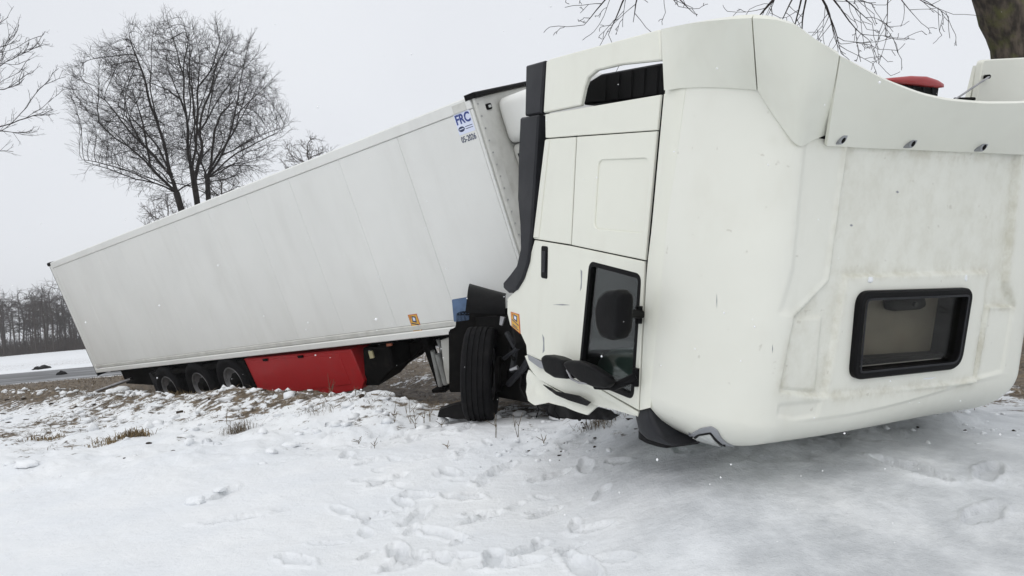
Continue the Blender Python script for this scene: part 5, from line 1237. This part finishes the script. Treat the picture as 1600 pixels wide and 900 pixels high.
clods('soil_clods', X, Y, rg.uniform(0.3, 1.0, len(X)) ** 2 * np.where(Y > 8, 0.055, 0.018), simple('dark_soil', (0.055, 0.042, 0.032), 0.95, var=0.4, vscale=8, spec=0.1), 'small dark clods of soil in the churned snow')
def debris(name, pts, d, thick, mt, lb, cat, lean=0.3):
    P, Tr, n = fill(pts, 5, 0.2); P = np.array(P); k = len(P)
    A_ = np.array([cpt(x, y, d + lean * (y - P[:, 1].mean()) / -60) + 0.02 * fbm(np.array([x * .11]), np.array([y * .11]), 5, 2)[0] for x, y in P]); B_ = A_ + CF * thick
    F = [tuple(t) for t in Tr] + [tuple(i + k for i in t[::-1]) for t in Tr]; cnt = {}
    for t in Tr:
        for i in range(3): e = (t[i], t[(i + 1) % 3]); cnt.setdefault(tuple(sorted(e)), []).append(e)
    for kk, es in cnt.items():
        if len(es) == 1: a, b = es[0]; F.append((b, a, a + k, b + k))
    return tag(obj(name, np.r_[A_, B_], F, mt, None, 40), lb, cat)
debris('torn_mud_flap', [(683, 652), (686, 641), (700, 636), (722, 630), (730, 640), (730, 655), (700, 653)], 8.15, 0.2, M_BLACK, 'torn black mud flap lying in snow beside the front wheel', 'mud flap')
debris('torn_plastic', [(850, 640), (872, 635), (905, 642), (910, 650), (905, 658), (896, 652), (870, 655), (856, 650)], 6.25, 0.15, M_BLACK, 'torn black plastic lying under the crushed white corner', 'debris')
p0 = gpt(66, 577, 0.05); o = bpy.data.objects.new('road_debris', lump_mesh('road_debris', .5, .3, .22, 311, M_BLACK, 0.6)); COL.objects.link(o); o.location = (p0[0], p0[1], 0.05); tag(o, 'dark piece of wreckage lying on the wet road at far left', 'debris')
p0 = gpt(96, 585, 0.05); o = bpy.data.objects.new('road_debris', lump_mesh('road_debris', .22, .16, .14, 312, M_BLACK, 0.6)); COL.objects.link(o); o.location = (p0[0], p0[1], 0.05); tag(o, 'small dark scrap on the near side of the wet road', 'debris')
# snow left on the cab roof around the hatch
for i, (px, py, sx, sy, lb) in enumerate([(1360, 437, .022, .017, 'snow patch stuck above the left corner of the roof hatch'), (1509, 434, .014, .02, 'snow patch stuck above the right corner of the roof hatch'), (1450, 591, .07, .006, 'thin line of snow caught under the roof hatch frame')]):
    o = bpy.data.objects.new('snow_patch', lump_mesh('snow_patch', sx, sy, .006, 330 + i, M_SNOW, 0.4)); COL.objects.link(o)
    mw = rotC.to_4x4(); mw.translation = Vector(C(CAB.hit(px, py, 2, E_ + 0.004))); o.matrix_world = mw; tag(o, lb, 'snow')
# falling snow
V = []; F = []
for i in range(760):
    d = rg.uniform(2.0, 9.0); p = cpt(rg.uniform(-300, 1900), rg.uniform(-200, 860), d)
    if p[2] < 0.25: continue
    c = CAB.l(p)
    if -0.3 < c[0] < 2.8 and -1.5 < c[1] < 1.2 and c[2] < 1.05: continue
    r = rg.uniform(0.0022, 0.0052); k = len(V)
    V += [p + r * np.array(q) * rg.uniform(0.6, 1.3) for q in ((1, 0, 0), (-1, 0, 0), (0, 1, 0), (0, -1, 0), (0, 0, 1), (0, 0, -1))]
    F += [(k + a, k + b, k + c_) for a in (0, 1) for b in (2, 3) for c_ in (4, 5)]
fl = obj('falling_snow', V, F, M_FLAKE, None, 180); tag(fl, 'scattered snowflakes falling through the air', 'snowflakes', kind='stuff')

# ------------------------------------------------------------------ snowy air
hz, hnt, hb = new_mat('snowy_air'); hnt.nodes.clear()
ho_ = hnt.nodes.new('ShaderNodeOutputMaterial'); hv = hnt.nodes.new('ShaderNodeVolumePrincipled')
hv.inputs['Color'].default_value = (0.95, 0.96, 0.98, 1); hv.inputs['Density'].default_value = 0.0010; hv.inputs['Anisotropy'].default_value = 0.2
hnt.links.new(hv.outputs[0], ho_.inputs['Volume'])
V = [(x, y, z) for x in (-745, 745) for y in (-745, 745) for z in (-3.0, 24.0)]
hzo = obj('haze', V, [(0, 1, 3, 2), (4, 6, 7, 5), (0, 4, 5, 1), (2, 3, 7, 6), (0, 2, 6, 4), (1, 5, 7, 3)], hz, None, None); tag(hzo, 'thin snowy air veiling the far wood and trees', 'haze', kind='stuff')
